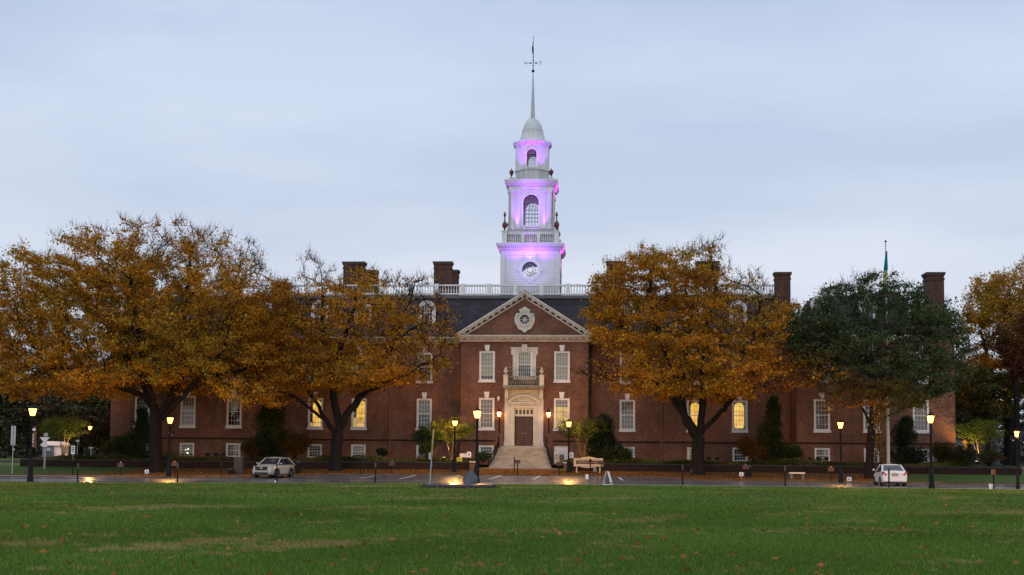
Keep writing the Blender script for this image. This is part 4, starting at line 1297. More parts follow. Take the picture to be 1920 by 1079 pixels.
for r, z0, z1 in ((1.70, 33.5, 33.62), (1.76, 33.622, 33.80), (1.88, 33.802, 33.92), (1.97, 33.922, 34.08)): mb.hprism(octo(r * CO), z0, z1)
thb('tower_cornice', mb, M['tower_white'], t3)
M['dome'] = mat('dome_lead', (0.46, 0.48, 0.49), 0.5, 0.35, 0.10, 1.5, c2=(0.60, 0.62, 0.63), stretch=(3, 3, 0.5))
mb = MB(HO); mb.lathe([(1.62, 0), (1.62, .02), (1.42, .22), (1.28, .48), (1.17, .80), (1.10, 1.12), (1.06, 1.34)], (TX, TC, 34.08), 24)
dm = thb('dome', mb, M['dome'], hall, True)
mb = MB(HO); mb.lathe([(1.09, 0), (1.09, .07), (1.02, .10)], (TX, TC, 35.42), 24); thb('molding', mb, M['tower_white'], dm)
mb = MB(HO); mb.lathe([(1.0, 0), (.97, .25), (.86, .6), (.68, .92), (.45, 1.15), (.25, 1.26)], (TX, TC, 35.50), 24); thb('cupola', mb, M['dome'], dm, True)
mb = MB(HO)
for k in range(12):
    a = 2 * math.pi * k / 12
    mb.tube([(TX + r * math.cos(a), TC + r * math.sin(a), 35.50 + z) for r, z in ((1.0, 0), (.97, .25), (.86, .6), (.68, .92), (.45, 1.15), (.25, 1.26))], .018, 4)
    mb.tube([(TX + r * math.cos(a), TC + r * math.sin(a), 34.08 + z) for r, z in ((1.62, 0.02), (1.42, .22), (1.28, .48), (1.17, .80), (1.06, 1.34))], .018, 4)
thb('rib', mb, M['dome'], dm)
mb = MB(HO); mb.lathe([(.27, 0), (.27, .08), (.19, .12), (.22, .2), (.21, .5), (.045, 4.95)], (TX, TC, 36.74), 12); sp_ = thb('spire', mb, M['tower_grey'], hall, True)
mb = MB(HO); mb.ball((TX, TC, 41.80), .16); thb('ball', mb, M['iron'], sp_, True)
mb = MB(HO); mb.tube([(TX, TC, 41.9), (TX, TC, 45.4)], [.04, .02], 6)
wv = thb('weathervane', mb, M['iron'], hall)
mb = MB(HO)
for dx, dy in ((1, 0), (0, 1)): mb.tube([(TX - dx * .62, TC - dy * .62, 42.65), (TX + dx * .62, TC + dy * .62, 42.65)], .02, 5)
for s in (-1, 1):
    mb.ball((TX + s * .30, TC, 42.65), .09, 8, 5); mb.ball((TX, TC, 42.65 + s * .28), .08, 8, 5)
thb('compass_arm', mb, M['iron'], wv)
mb = MB(HO)
x = TX - .78
mb.tube([(x - .1, TC, 42.52), (x - .1, TC, 42.80)], .022, 4); mb.tube([(x + .1, TC, 42.52), (x + .1, TC, 42.80)], .022, 4); mb.tube([(x - .1, TC, 42.80), (x + .1, TC, 42.52)], .022, 4)
thb('letter_n', mb, M['iron'], wv)
mb = MB(HO); x = TX + .78
mb.tube([(x + .10, TC, 42.76), (x + .03, TC, 42.81), (x - .06, TC, 42.80), (x - .10, TC, 42.74), (x - .06, TC, 42.68), (x + .05, TC, 42.64), (x + .10, TC, 42.58), (x + .05, TC, 42.52), (x - .05, TC, 42.51), (x - .10, TC, 42.56)], .022, 4)
thb('letter_s', mb, M['iron'], wv)
mb = MB(HO)
mb.prism([(TX - .03, 43.5), (TX + .02, 43.4), (TX + .03, 44.3), (TX - .02, 44.75), (TX - .07, 44.6), (TX - .02, 44.4), (TX - .12, 44.15), (TX - .10, 43.75), (TX - .02, 43.8)], TC - .5, TC + .45)
mb.ball((TX, TC, 45.42), .05, 8, 5); mb.ball((TX, TC, 43.3), .06, 8, 5)
thb('vane', mb, M['iron'], wv)


def spot(loc, target, energy, color, size=70, blend=0.8, radius=0.12, parent=None, name='floodlight_beam'):
    d = bpy.data.lights.new(name, 'SPOT'); d.energy = energy; d.color = color; d.spot_size = R_(size); d.spot_blend = blend; d.shadow_soft_size = radius
    o = bpy.data.objects.new(name, d); COL.objects.link(o)
    v = Vector(target) - Vector(loc)
    o.rotation_euler = (-v).to_track_quat('Z', 'Y').to_euler()
    if parent: o.parent = parent; o.location = Vector(loc) - Vector(HO)
    else: o.location = loc
    return o


PUR = (0.52, 0.18, 1.0); MAG = (0.95, 0.08, 0.95); LIL = (0.72, 0.30, 1.0)


def flood_box(x, y, z):
    mb = MB(HO); mb.box(x - .12, x + .12, y - .1, y + .1, z - .18, z - .02); mb.box(x - .03, x + .03, y - .03, y + .03, z - .4, z - .181)
    hb('floodlight', mb, M['tower_grey'])


def tower_lights():
    F1 = TC - W1 / 2; F2 = TC - W2 / 2; F3 = TC - R3
    V = (0.36, 0.06, 1.0)
    # over the round window, thrown up under the cornice
    spot((TX, F1 - .50, 21.70), (TX, F1 + .10, 22.8), 60, (0.42, 0.10, 1.0), 160, 1.0, .12, hall)
    for dx in (-1.0, 0, 1.0):
        spot((TX + dx * .6, F1 - 1.25, 21.0), (TX + dx * 1.9, F1 - .15, 22.75), 560, V, 70, 1.0, .15, hall)
    spot((TX, F1 - 5.5, 18.9), (TX, F1, 21.1), 900, (0.44, 0.34, 1.0), 60, 1.0, .3, hall)
    # side faces, magenta
    spot((TX + W1 / 2 + .5, TC - 1.5, 20.6), (TX + W1 / 2 + .25, TC - 1.5, 22.9), 600, MAG, 90, 1.0, .1, hall)
    spot((TX - W1 / 2 - .6, TC - 2.3, 20.8), (TX - W1 / 2 - .2, TC - 2.3, 22.9), 220, MAG, 90, 1.0, .1, hall)
    # second stage: from the roof deck in front, then two floods beside the window
    spot((TX, F1 - 5.0, 18.9), (TX, F2, 27.6), 7500, (0.44, 0.17, 1.0), 26, 1.0, .3, hall)
    for s in (-1, 1):
        spot((TX + s * 1.45, F2 - .36, 24.9), (TX + s * 1.25, F2 + .05, 28.9), 520, (0.42, 0.10, 1.0), 50, 1.0, .15, hall)
        spot((TX + s * .75, F2 - .36, 24.9), (TX + s * .70, F2 - .25, 29.3), 700, (0.60, 0.05, 1.0), 26, 1.0, .1, hall)
    spot((TX + W2 / 2 + .55, TC - .6, 24.6), (TX + W2 / 2 + .2, TC - .4, 29.3), 2200, MAG, 50, .9, .1, hall)
    for dx in (-1.9, -.65, .65, 1.9):
        spot((TX + dx * .9, F2 - .36, 23.9), (TX + dx, F2 - .36, 29.35), 5200, (0.50, 0.03, 1.0), 17, 1.0, .08, hall)
    # balustrade rail glow
    spot((TX, F2 - .28, 23.3), (TX, F2 - .6, 25.2), 26, MAG, 120, 1, .1, hall)
    # third stage
    spot((TX, F1 - 5.0, 18.9), (TX, F3, 32.8), 5500, (0.42, 0.14, 1.0), 15, 1.0, .3, hall)
    for dx in (-1.1, 0, 1.1):
        spot((TX + dx, F3 - .75, 29.95), (TX + dx, F3 - .2, 33.75), 1500, (0.55, 0.04, 1.0), 20, 1.0, .08, hall)
    for s in (-1, 1):
        spot((TX + s * 1.45, F3 - .75, 29.95), (TX + s * 1.25, F3 + .35, 33.5), 1100, (0.42, 0.08, 1.0), 42, 1.0, .12, hall)
        spot((TX + s * .6, F3 - .55, 30.0), (TX + s * .55, F3 - .16, 33.9), 1200, (0.6, 0.03, 1.0), 28, 1.0, .1, hall)


tower_lights()

# ------------------------------------------------------------------ trees
def grow(seed_pts, seed_par, A, step=0.45, di=5.0, dk=0.75, maxit=130, seed=0, up=0.08):
    """space colonisation: branches grow from the given limbs towards the points A"""
    r = np.random.default_rng(seed)
    cap = 16000
    P = np.zeros((cap, 3)); par = np.full(cap, -1, int)
    n = len(seed_pts); P[:n] = seed_pts; par[:n] = seed_par
    D = np.linalg.norm(A[:, None] - P[None, :n], axis=2); near = D.argmin(1); dist = D.min(1)
    alive = np.ones(len(A), bool)
    for it in range(maxit):
        act = alive & (dist < di + (4 if it < 6 else 0))
        if not act.any(): break
        idx = np.where(act)[0]; nn_ = near[idx]
        d = A[idx] - P[nn_]; d /= np.linalg.norm(d, axis=1)[:, None] + 1e-9
        u, inv = np.unique(nn_, return_inverse=True)
        S = np.zeros((len(u), 3)); np.add.at(S, inv, d)
        S += r.normal(0, 0.12, S.shape); S[:, 2] += up
        S /= np.linalg.norm(S, axis=1)[:, None] + 1e-9
        Q = P[u] + S * step
        # drop repeats
        ok = np.ones(len(u), bool)
        for k in range(len(u)):
            ch_ = np.where(par[:n] == u[k])[0] if len(u) < 40 else None
            if ch_ is not None and len(ch_) and (np.linalg.norm(P[ch_] - Q[k], axis=1) < step * 0.35).any(): ok[k] = False
        Q, uu = Q[ok], u[ok]
        if not len(Q) or n + len(Q) >= cap: break
        P[n:n + len(Q)] = Q; par[n:n + len(Q)] = uu
        ai = np.where(alive)[0]
        Dn = np.linalg.norm(A[ai][:, None] - Q[None], axis=2); m = Dn.argmin(1); dm = Dn.min(1)
        b = dm < dist[ai]; near[ai[b]] = m[b] + n; dist[ai[b]] = dm[b]
        alive &= ~(dist < dk)
        n += len(Q)
    return P[:n], par[:n]


def radii(P, par, tip=0.012, e=2.35):
    n = len(P); s = np.zeros(n); has = np.zeros(n, bool)
    order = np.arange(n)[::-1]
    for i in order:
        if s[i] == 0: s[i] = tip ** e
        if par[i] >= 0: s[par[i]] += s[i]
    return s ** (1 / e)


def tube_net(P, par, R, rmin=0.0, n_big=8, n_small=3, big=0.07):
    """one tapered prism per segment"""
    vs, fs = [], []; off = 0
    for sides, sel in ((n_big, R >= big), (n_small, (R < big) & (R >= rmin))):
        i = np.where(sel & (par >= 0))[0]
        if not len(i): continue
        a, b = P[par[i]], P[i]; d = b - a; L_ = np.linalg.norm(d, axis=1)[:, None] + 1e-9; d = d / L_
        a = a - d * np.minimum(R[i][:, None] * 0.6, 0.15)
        h = np.where(np.abs(d[:, 2:3]) < 0.9, np.array([[0, 0, 1.0]]), np.array([[1.0, 0, 0]]))
        u = h - d * (d * h).sum(1)[:, None]; u /= np.linalg.norm(u, axis=1)[:, None]; w = np.cross(d, u)
        ra = np.minimum(R[par[i]], R[i] * 1.25)[:, None]; rb = R[i][:, None]
        t = 2 * np.pi * np.arange(sides) / sides
        ringA = a[:, None] + (u[:, None] * np.cos(t)[None, :, None] + w[:, None] * np.sin(t)[None, :, None]) * ra[:, None]
        ringB = b[:, None] + (u[:, None] * np.cos(t)[None, :, None] + w[:, None] * np.sin(t)[None, :, None]) * rb[:, None]
        v = np.concatenate([ringA, ringB], 1).reshape(-1, 3)
        base = off + np.arange(len(i))[:, None] * 2 * sides
        k = np.arange(sides); k2 = (k + 1) % sides
        f = np.stack([base + k, base + k2, base + k2 + sides, base + k + sides], 2).reshape(-1, 4)
        vs.append(v); fs.append(f); off += len(v)
    return np.concatenate(vs), np.concatenate(fs)


def n3(P, seed, f=1.0):
    r = np.random.default_rng(seed); s = 0
    for k in range(8):
        d = r.normal(size=3); d /= np.linalg.norm(d); s = s + np.sin((P @ d) * f * r.uniform(0.5, 1.9) + r.uniform(0, 6.3))
    return s / 3.2


def path_nodes(pts, step=0.45):
    out_ = [np.array(pts[0], float)]
    for a, b in zip(pts[:-1], pts[1:]):
        a, b = np.array(a, float), np.array(b, float); m = max(1, int(np.linalg.norm(b - a) / step))
        for k in range(1, m + 1): out_.append(a + (b - a) * k / m)
    return out_


def big_tree(name, label, Y0, trunk, limbs, blobs, nA, leafn, colors, seed, trunk_r, group, bare=(), extra=None, leaf=0.17, ydep=0.8, twigs=True,
             cmix=None, di=5.0, dk=0.75, tip=0.012, clump=0.42, cat='tree', base=None, green=None, flare=1.35):
    """trunk: list of photo points (px,py,dy) surveyed in the plane Y0; limbs: lists starting at a trunk/limb point;
    blobs: crown lobes (px,py,rx,ry) converted to real ellipsoids around the tree"""
    r = np.random.default_rng(seed)
    W = lambda q: (lambda xz: (xz[0], Y0 + (q[2] if len(q) > 2 else 0), xz[1]))(PX(q[0], q[1], Y0))
    zb = float(H0(W(trunk[0])[0], Y0)) if base is None else base
    tp = [W(q) for q in trunk]; tp[0] = (tp[0][0], tp[0][1], zb - 0.15)
    nodes = path_nodes(tp, 0.4); par = [-1] + list(range(len(nodes) - 1)); trunk_n = len(nodes)
    for lb in limbs:
        pts = [W(q) for q in lb]
        d = [np.linalg.norm(np.array(pts[0]) - q) for q in nodes]; j = int(np.argmin(d))
        ln = path_nodes([tuple(nodes[j])] + pts[1:], 0.4)[1:]
        ln = [q + r.normal(0, 0.05, 3) for q in ln]
        for k, q in enumerate(ln): par.append(j if k == 0 else len(nodes) - 1); nodes.append(q)
    s = Y0 / FPX
    E = []
    for (px, py, rx, ry) in blobs:
        x, z = PX(px, py, Y0); E.append((x, z, rx * s, ry * s))
    allx = [e_[0] - e_[2] for e_ in E] + [e_[0] + e_[2] for e_ in E]; cx = (min(allx) + max(allx)) / 2; hw = (max(allx) - min(allx)) / 2
    wts = np.array([e_[2] * e_[3] for e_ in E]); wts /= wts.sum()
    A = []
    while len(A) < nA:
        k = r.choice(len(E), p=wts); x, z, rx, rz = E[k]
        v = r.normal(size=3); v *= r.random() ** (1 / 2.6) / np.linalg.norm(v)
        X = x + v[0] * rx; Z = z + v[2] * rz
        dep = ydep * hw * math.sqrt(max(0.06, 1 - ((X - cx) / hw) ** 2))
        A.append((X, Y0 + r.uniform(-1, 1) * dep * (0.35 + 0.65 * math.sqrt(max(0, 1 - v[2] ** 2))), Z))
    A = np.array(A)
    P, pr = grow(np.array(nodes), np.array(par), A, di=di, dk=dk, seed=seed)
    R = radii(P, pr, tip)
    k = trunk_r / R[2]; lo = 0.05
    R = np.where(R > lo, lo + (R - lo) * (trunk_r - lo) / max(R[2] - lo, 1e-3), R)
    hgt = P[:, 2] - zb
    R = np.where((np.arange(len(P)) < trunk_n), R * (1 + (flare - 1) * np.exp(-np.maximum(hgt, 0) / 0.45)), R)
    root = empty(name, (tp[0][0], Y0, zb), 0, label, cat, group)
    O = np.array(root.location)
    # branches sway a little
    P = P + 0.06 * np.stack([n3(P, 5, 2.0), n3(P, 6, 2.0), n3(P, 7, 2.0)], 1) * (R < 0.12)[:, None]
    v, f = tube_net(P, pr, R)
    tips = np.where(R < 0.035)[0]
    if twigs:
        m = len(tips) * 5; b = P[r.choice(tips, m)]
        d = r.normal(size=(m, 3)); d[:, 2] = np.abs(d[:, 2]) * 0.9 + 0.3; out_d = b - np.array([cx, Y0, zb + 6]); out_d /= np.linalg.norm(out_d, axis=1)[:, None]
        d = d + out_d * 1.1; d /= np.linalg.norm(d, axis=1)[:, None]; Lg = r.uniform(0.35, 0.95, m)[:, None]
        w = np.cross(d, r.normal(size=(m, 3))); w /= np.linalg.norm(w, axis=1)[:, None]; w *= 0.015
        tv = np.stack([b - w, b + w, b + d * Lg + w * 0.3, b + d * Lg - w * 0.3], 1).reshape(-1, 3)
        f = np.concatenate([f, len(v) + np.arange(4 * m).reshape(-1, 4)]); v = np.concatenate([v, tv])
    link('trunk', np_mesh('trunk', v - O, f, M['bark'], smooth=True), root)
    # leaves, clustered round the fine branches
    thin = np.where((R < 0.05) & (P[:, 2] > zb + 2.0))[0]
    T = P[thin]
    # how leafy each place is
    dens = np.clip(0.60 + 0.55 * n3(T, seed + 3, 0.9) + 0.45 * n3(T, seed + 4, 2.4) + 0.30 * n3(T, seed + 6, 4.5), 0.02, 1.6)
    for (px, py, rx, ry, q) in bare:
        x, z = PX(px, py, Y0); g = np.exp(-(((T[:, 0] - x) / (rx * s)) ** 2 + ((T[:, 2] - z) / (ry * s)) ** 2) ** 1.5)
        dens *= 1 - g * (1 - q)
    pick = r.choice(len(T), leafn, p=dens / dens.sum())
    C = T[pick] + r.normal(size=(leafn, 3)) * np.array([clump, clump, clump * 0.45]) * r.choice([.45, 1.0], leafn)[:, None]
    v, f = quads(C, leaf * (0.65 + 0.8 * r.random(leafn) ** 2), r, 0.25, 0.75)
    g = n3(C, seed + 9, 0.42)[:, None]; g2 = n3(C, seed + 10, 1.1)[:, None]
    c0, c1, c2 = [np.array(q)[None] for q in colors]       # main, greener, browner
    t1_ = np.clip(g * 0.7 + 0.15, 0, 1); t2_ = np.clip(-g2 * 0.55 - 0.05, 0, 1)
    c = c0 * (1 - t1_) + c1 * t1_; c = c * (1 - t2_) + c2 * t2_
    if green is not None:
        for (px, py, rx, ry, col_) in green:
            x, z = PX(px, py, Y0); q = np.exp(-(((C[:, 0] - x) / (rx * s)) ** 2 + ((C[:, 2] - z) / (ry * s)) ** 2))[:, None]
            c = c * (1 - q) + np.array(col_)[None] * q
    c = c * r.uniform(0.55, 1.45, (leafn, 1)) * (1 + 0.10 * r.normal(size=(leafn, 3)))
    link('crown', np_mesh('crown', v - O, f, M['leaf'], np.clip(np.repeat(c, 4, 0), 0.002, 1)), root)
    return root


OR = (0.50, 0.235, 0.026); OG = (0.37, 0.25, 0.03); BR = (0.23, 0.088, 0.022)
GRP = 'large street trees in front of the hall'
big_tree('elm_tree', 'largest orange elm, its broad crown filling the left side of the photo', 103.5,
         [(294, 885, 0), (292, 850, 0), (291, 810, 0), (292, 775, 0)],
         [[(292, 775), (278, 745), (258, 700, 1), (215, 650, 2), (180, 590, 2)], [(292, 775), (290, 735, -1), (283, 680, -2), (270, 600, -2), (262, 520, -2)],
          [(292, 790), (315, 755), (335, 700, 1), (340, 620, 1), (345, 520, 1), (350, 460, 1)], [(292, 800), (330, 765, -1), (358, 735, -1), (395, 705, -2), (440, 660, -3)],
          [(278, 745), (230, 720, -3), (170, 700, -4), (100, 690, -3)], [(335, 700, 1), (380, 640, 3), (420, 560, 3), (440, 510, 3)],
          [(258, 700, 1), (200, 670, 5), (150, 600, 6)], [(395, 705, -2), (450, 700, -1), (500, 680, 0)]],
         [(110, 590, 105, 110), (62, 660, 68, 90), (92, 505, 52, 38), (220, 540, 100, 90), (330, 500, 110, 78), (345, 455, 58, 22), (440, 545, 85, 85), (430, 640, 110, 70),
          (300, 640, 150, 80), (150, 690, 140, 50), (500, 590, 55, 60), (210, 470, 60, 30), (455, 690, 60, 30), (520, 560, 40, 48), (48, 580, 40, 52), (400, 470, 80, 45), (150, 725, 150, 32), (310, 708, 90, 32), (30, 730, 50, 28), (490, 735, 60, 38)],
         6800, 250000, (OR, OG, BR), 3, .56, GRP, tip=.017,
         bare=[(420, 470, 120, 65, .22), (340, 440, 80, 40, .40), (215, 455, 60, 30, .6), (490, 500, 50, 50, .35)], leaf=.17, dk=.72)
big_tree('elm_tree', 'orange elm left of the entrance with a dark forked trunk and bare upper twigs', 106.5,
         [(629, 882), (630, 850), (632, 822), (636, 800)],
         [[(632, 822), (612, 790), (590, 755, 1), (560, 720, 2), (520, 690, 2)], [(636, 800), (628, 760), (622, 700), (600, 630, 1), (600, 560, 1), (598, 510, 1)],
          [(632, 815), (650, 780), (672, 745, 1), (700, 700, 1), (735, 640, 1), (765, 560, 1), (780, 520, 1)], [(672, 745, 1), (720, 722, -1), (780, 700, -2), (830, 670, -2)],
          [(622, 700), (650, 650, -2), (670, 590, -2), (680, 540, -2)], [(612, 790), (560, 745, -2), (500, 722, -3)], [(735, 640, 1), (790, 600, 2), (815, 560, 2)]],
         [(520, 620, 75, 90), (610, 590, 70, 80), (600, 510, 22, 32), (700, 600, 80, 75), (785, 545, 55, 38), (800, 620, 68, 62), (620, 690, 150, 50), (760, 690, 90, 45), (700, 530, 40, 25), (500, 700, 50, 45), (640, 718, 120, 22)],
         4200, 92000, (OR, (0.32, 0.19, 0.022), BR), 5, .50, GRP, tip=.018,
         bare=[(600, 515, 65, 60, .06), (790, 540, 80, 60, .06), (700, 530, 50, 30, .4), (780, 640, 60, 60, .35), (840, 640, 55, 60, .25)], leaf=.165, ydep=.7)
big_tree('elm_tree', 'orange elm right of the entrance, its crown hiding a tall chimney', 106.0,
         [(1309, 888), (1308, 850), (1310, 820), (1314, 795)],
         [[(1310, 820), (1285, 785), (1262, 750, 0), (1240, 720, 0), (1200, 705, -1), (1150, 708, -1)], [(1314, 795), (1318, 750), (1315, 690), (1325, 620, 1), (1345, 540, 1), (1335, 480, 1)],
          [(1310, 815), (1340, 785), (1365, 760, 1), (1400, 720, 1), (1430, 660, 1), (1440, 600, 1)], [(1285, 785), (1270, 720, -1), (1240, 640, -1), (1215, 560, -1), (1225, 490, -1)],
          [(1262, 750), (1220, 700, 2), (1180, 640, 2), (1150, 570, 2)], [(1318, 750), (1370, 700, -2), (1405, 640, -2), (1420, 560, -2)], [(1285, 785), (1275, 745, 2), (1290, 680, 3), (1300, 600, 3), (1290, 520, 3)]],
         [(1170, 560, 65, 72), (1235, 525, 62, 62), (1310, 540, 60, 80), (1320, 480, 38, 28), (1390, 590, 62, 75), (1430, 650, 60, 80), (1270, 640, 110, 80), (1170, 655, 60, 50),
          (1350, 700, 110, 48), (1140, 700, 70, 28), (1400, 540, 35, 30), (1220, 715, 90, 30), (1465, 700, 45, 48), (1160, 528, 48, 40), (1215, 503, 52, 40), (1128, 585, 36, 62), (1455, 610, 42, 48), (1320, 735, 140, 24), (1468, 592, 34, 34)],
         5200, 125000, (OR, (0.35, 0.215, 0.022), BR), 8, .55, GRP, tip=.019,
         bare=[(1325, 470, 50, 35, .12), (1410, 545, 60, 50, .15), (1280, 470, 30, 30, .5), (1110, 700, 60, 40, .12), (1140, 690, 60, 40, .5), (1370, 620, 40, 60, .6)], leaf=.165)
GD = (0.066, 0.098, 0.046)
big_tree('green_street_tree', 'dark green leafy tree between the flagpole and the right lamps', 103.0,
         [(1629, 893), (1631, 850), (1634, 810), (1635, 780)],
         [[(1635, 780), (1632, 730), (1625, 670, 0), (1610, 600, 0), (1600, 560)], [(1634, 800), (1650, 760), (1668, 720, 1), (1690, 660, 1), (1710, 600, 1)],
          [(1634, 800), (1612, 760), (1600, 720, -1), (1570, 670, -1), (1540, 620, -1)], [(1650, 790), (1680, 772, -1), (1720, 755, -1), (1765, 735, -1)],
          [(1635, 780), (1650, 720, 2), (1655, 650, 2), (1650, 570, 2)], [(1625, 670), (1580, 640, 3), (1530, 640, 3)], [(1668, 720), (1730, 690, -2), (1780, 660, -2)]],
         [(1550, 620, 65, 70), (1600, 570, 70, 48), (1680, 580, 75, 52), (1740, 640, 72, 65), (1640, 660, 120, 75), (1560, 700, 60, 40), (1720, 715, 80, 45), (1590, 535, 30, 22), (1790, 690, 30, 50), (1752, 612, 40, 42), (1510, 640, 36, 60), (1630, 540, 45, 22)],
         3800, 84000, (GD, (0.090, 0.118, 0.048), (0.075, 0.072, 0.034)), 12, .33, GRP,
         leaf=.18, green=[(1512, 722, 40, 42, (0.40, 0.19, 0.02))], bare=[(1630, 740, 70, 40, .45)], tip=.010)
# the drooping half-bare bough with sparse orange leaves
big_tree('weeping_tree', 'small drooping tree with copper coloured foliage before the green tree', 96.8,
         [(1650, 880), (1648, 830), (1646, 780), (1640, 740)],
         [[(1640, 740), (1615, 705), (1585, 688), (1560, 692), (1542, 715), (1532, 745)], [(1640, 740), (1670, 715), (1705, 722), (1735, 745)], [(1615, 705), (1600, 720, 2), (1575, 740, 2), (1560, 770, 2)]],
         [(1570, 705, 34, 16), (1545, 730, 18, 30), (1600, 735, 50, 34), (1660, 735, 55, 30), (1710, 750, 35, 25), (1560, 755, 25, 22)],
         700, 15000, ((0.15, 0.085, 0.02), (0.08, 0.08, 0.02), (0.10, 0.045, 0.015)), 14, .05, None, leaf=.12, tip=.008, clump=.25, ydep=.5,
         green=[(1560, 692, 45, 16, (0.42, 0.16, 0.02))])

# trees beyond the hall at the right and left edges
def far_tree(label, px, Y0, blobs, leafn, colors, seed, tr, name='broadleaf_tree', bare=(), leaf=.3, group='trees beyond the ends of the hall', nA=900, basepy=None, **kw):
    top = min(b[1] - b[3] for b in blobs); low = max(b[1] + b[3] for b in blobs)
    zb = float(H0(PX(px, 860, Y0)[0], Y0))
    return big_tree(name, label, Y0, [(px, 862), (px + 2, 830), (px, low - 20), (px + 3, (low * 2 + top) / 3)],
                    [[(px, low - 20), (px - 30, low - 70), (px - 50, (low + top) / 2)], [(px, low - 20), (px + 25, low - 80), (px + 40, (low + top) / 2)]],
                    blobs, nA, leafn, colors, seed, tr, group, bare=bare, leaf=leaf, di=8, dk=1.1, tip=.014, clump=.6, **kw)


far_tree('tall orange tree rising at the right edge above the dark trees', 1890, 128, [(1900, 560, 75, 50), (1850, 610, 60, 55), (1870, 530, 50, 25), (1920, 520, 50, 40), (1830, 700, 45, 70), (1890, 680, 70, 60), (1960, 600, 60, 80), (1815, 600, 22, 30)],
         70000, ((0.48, 0.22, 0.03), (0.28, 0.18, 0.03), (0.22, 0.09, 0.03)), 31, .5, bare=[(1880, 505, 70, 28, .25), (1815, 560, 40, 30, .15)], leaf=.21, nA=2200)
far_tree('dark red maple at the right edge', 1905, 118, [(1905, 640, 36, 36), (1935, 620, 55, 50), (1915, 690, 45, 38)], 10000, ((0.13, 0.035, 0.028), (0.09, 0.05, 0.02), (0.07, 0.03, 0.02)), 33, .3, leaf=.22, nA=700)
far_tree('dark green tree under the orange one at the right edge', 1850, 121, [(1860, 740, 55, 48), (1900, 750, 60, 45), (1815, 720, 32, 50), (1940, 730, 50, 50)], 22000, ((0.085, 0.085, 0.03), (0.11, 0.10, 0.03), (0.30, 0.15, 0.03)), 34, .3, leaf=.23, nA=900)
dk = ((0.085, 0.082, 0.045), (0.095, 0.10, 0.045), (0.15, 0.085, 0.04))
far_tree('dark leafy tree behind the lit sapling at the left', 150, 142, [(150, 760, 60, 60), (110, 720, 60, 50), (185, 790, 40, 45), (140, 825, 55, 30)], 20000, dk, 35, .3, leaf=.33)
far_tree('brownish tree farther left behind the banner lamp', 60, 150, [(60, 760, 70, 60), (20, 740, 60, 60), (60, 825, 60, 35)], 20000, ((0.12, 0.10, 0.055), (0.10, 0.105, 0.045), (0.19, 0.09, 0.035)), 36, .3, leaf=.35)
far_tree('dim brown tree filling the gap by the left corner of the hall', 196, 139, [(190, 730, 40, 50), (205, 780, 30, 40), (170, 770, 40, 50)], 14000, dk, 40, .25, leaf=.3, nA=500)
far_tree('dark tree filling the gap by the right corner of the hall', 1812, 138, [(1805, 740, 36, 60), (1830, 790, 36, 30), (1795, 690, 26, 40)], 14000, dk, 41, .25, leaf=.3, nA=500)
far_tree('grey green tree at the far left edge', -20, 146, [(0, 800, 60, 60), (-40, 760, 60, 60), (5, 640, 22, 60), (-40, 660, 60, 90)], 20000, ((0.11, 0.12, 0.065), (0.09, 0.095, 0.045), (0.12, 0.07, 0.035)), 37, .3, leaf=.35)
far_tree('reddish shrubby tree between the shed and the hall end', 190, 132, [(190, 820, 30, 28), (200, 790, 28, 30)], 8000, ((0.055, 0.022, 0.014), (0.03, 0.03, 0.014), (0.04, 0.02, 0.012)), 38, .15, leaf=.25, nA=400)
far_tree('dim bare-trunked tree beyond the right lawn', 1850, 172, [(1850, 790, 60, 28), (1900, 785, 50, 30), (1820, 800, 40, 30)], 9000, ((0.05, 0.05, 0.05), (0.04, 0.045, 0.035), (0.07, 0.05, 0.04)), 39, .35, leaf=.4, nA=500)


# a far-off belt of woodland closing the view at both sides
def woods(x0, x1, Y0, zt, seed, n, col_):
    r = np.random.default_rng(seed)
    X = r.uniform(x0, x1, n); top = zt * (0.75 + 0.25 * noise2(X, X * 0, seed, .12)); Z = 0.5 + r.random(n) ** 1.25 * top; Y = Y0 + r.uniform(-5, 5, n) * np.sqrt(np.clip(1 - (Z / (top + 1)) ** 2, .02, 1))
    v, f = quads(np.stack([X, Y, Z], 1), .95, r, .2)
    c = np.array([col_]) * r.uniform(.5, 1.5, (n, 1)) * (1 + .3 * n3(np.stack([X, Y, Z], 1), seed, .3)[:, None])
    o = link('woodland', np_mesh('woodland', v, f, M['leaf'], np.clip(np.repeat(c, 4, 0), 0, 1)))
    tag(o, 'distant dim woodland closing the view beyond the hall', 'woodland', kind='stuff')


woods(-160, -48, 192, 15, 51, 30000, (0.085, 0.078, 0.05))
woods(45, 170, 205, 12, 52, 30000, (0.11, 0.11, 0.11))


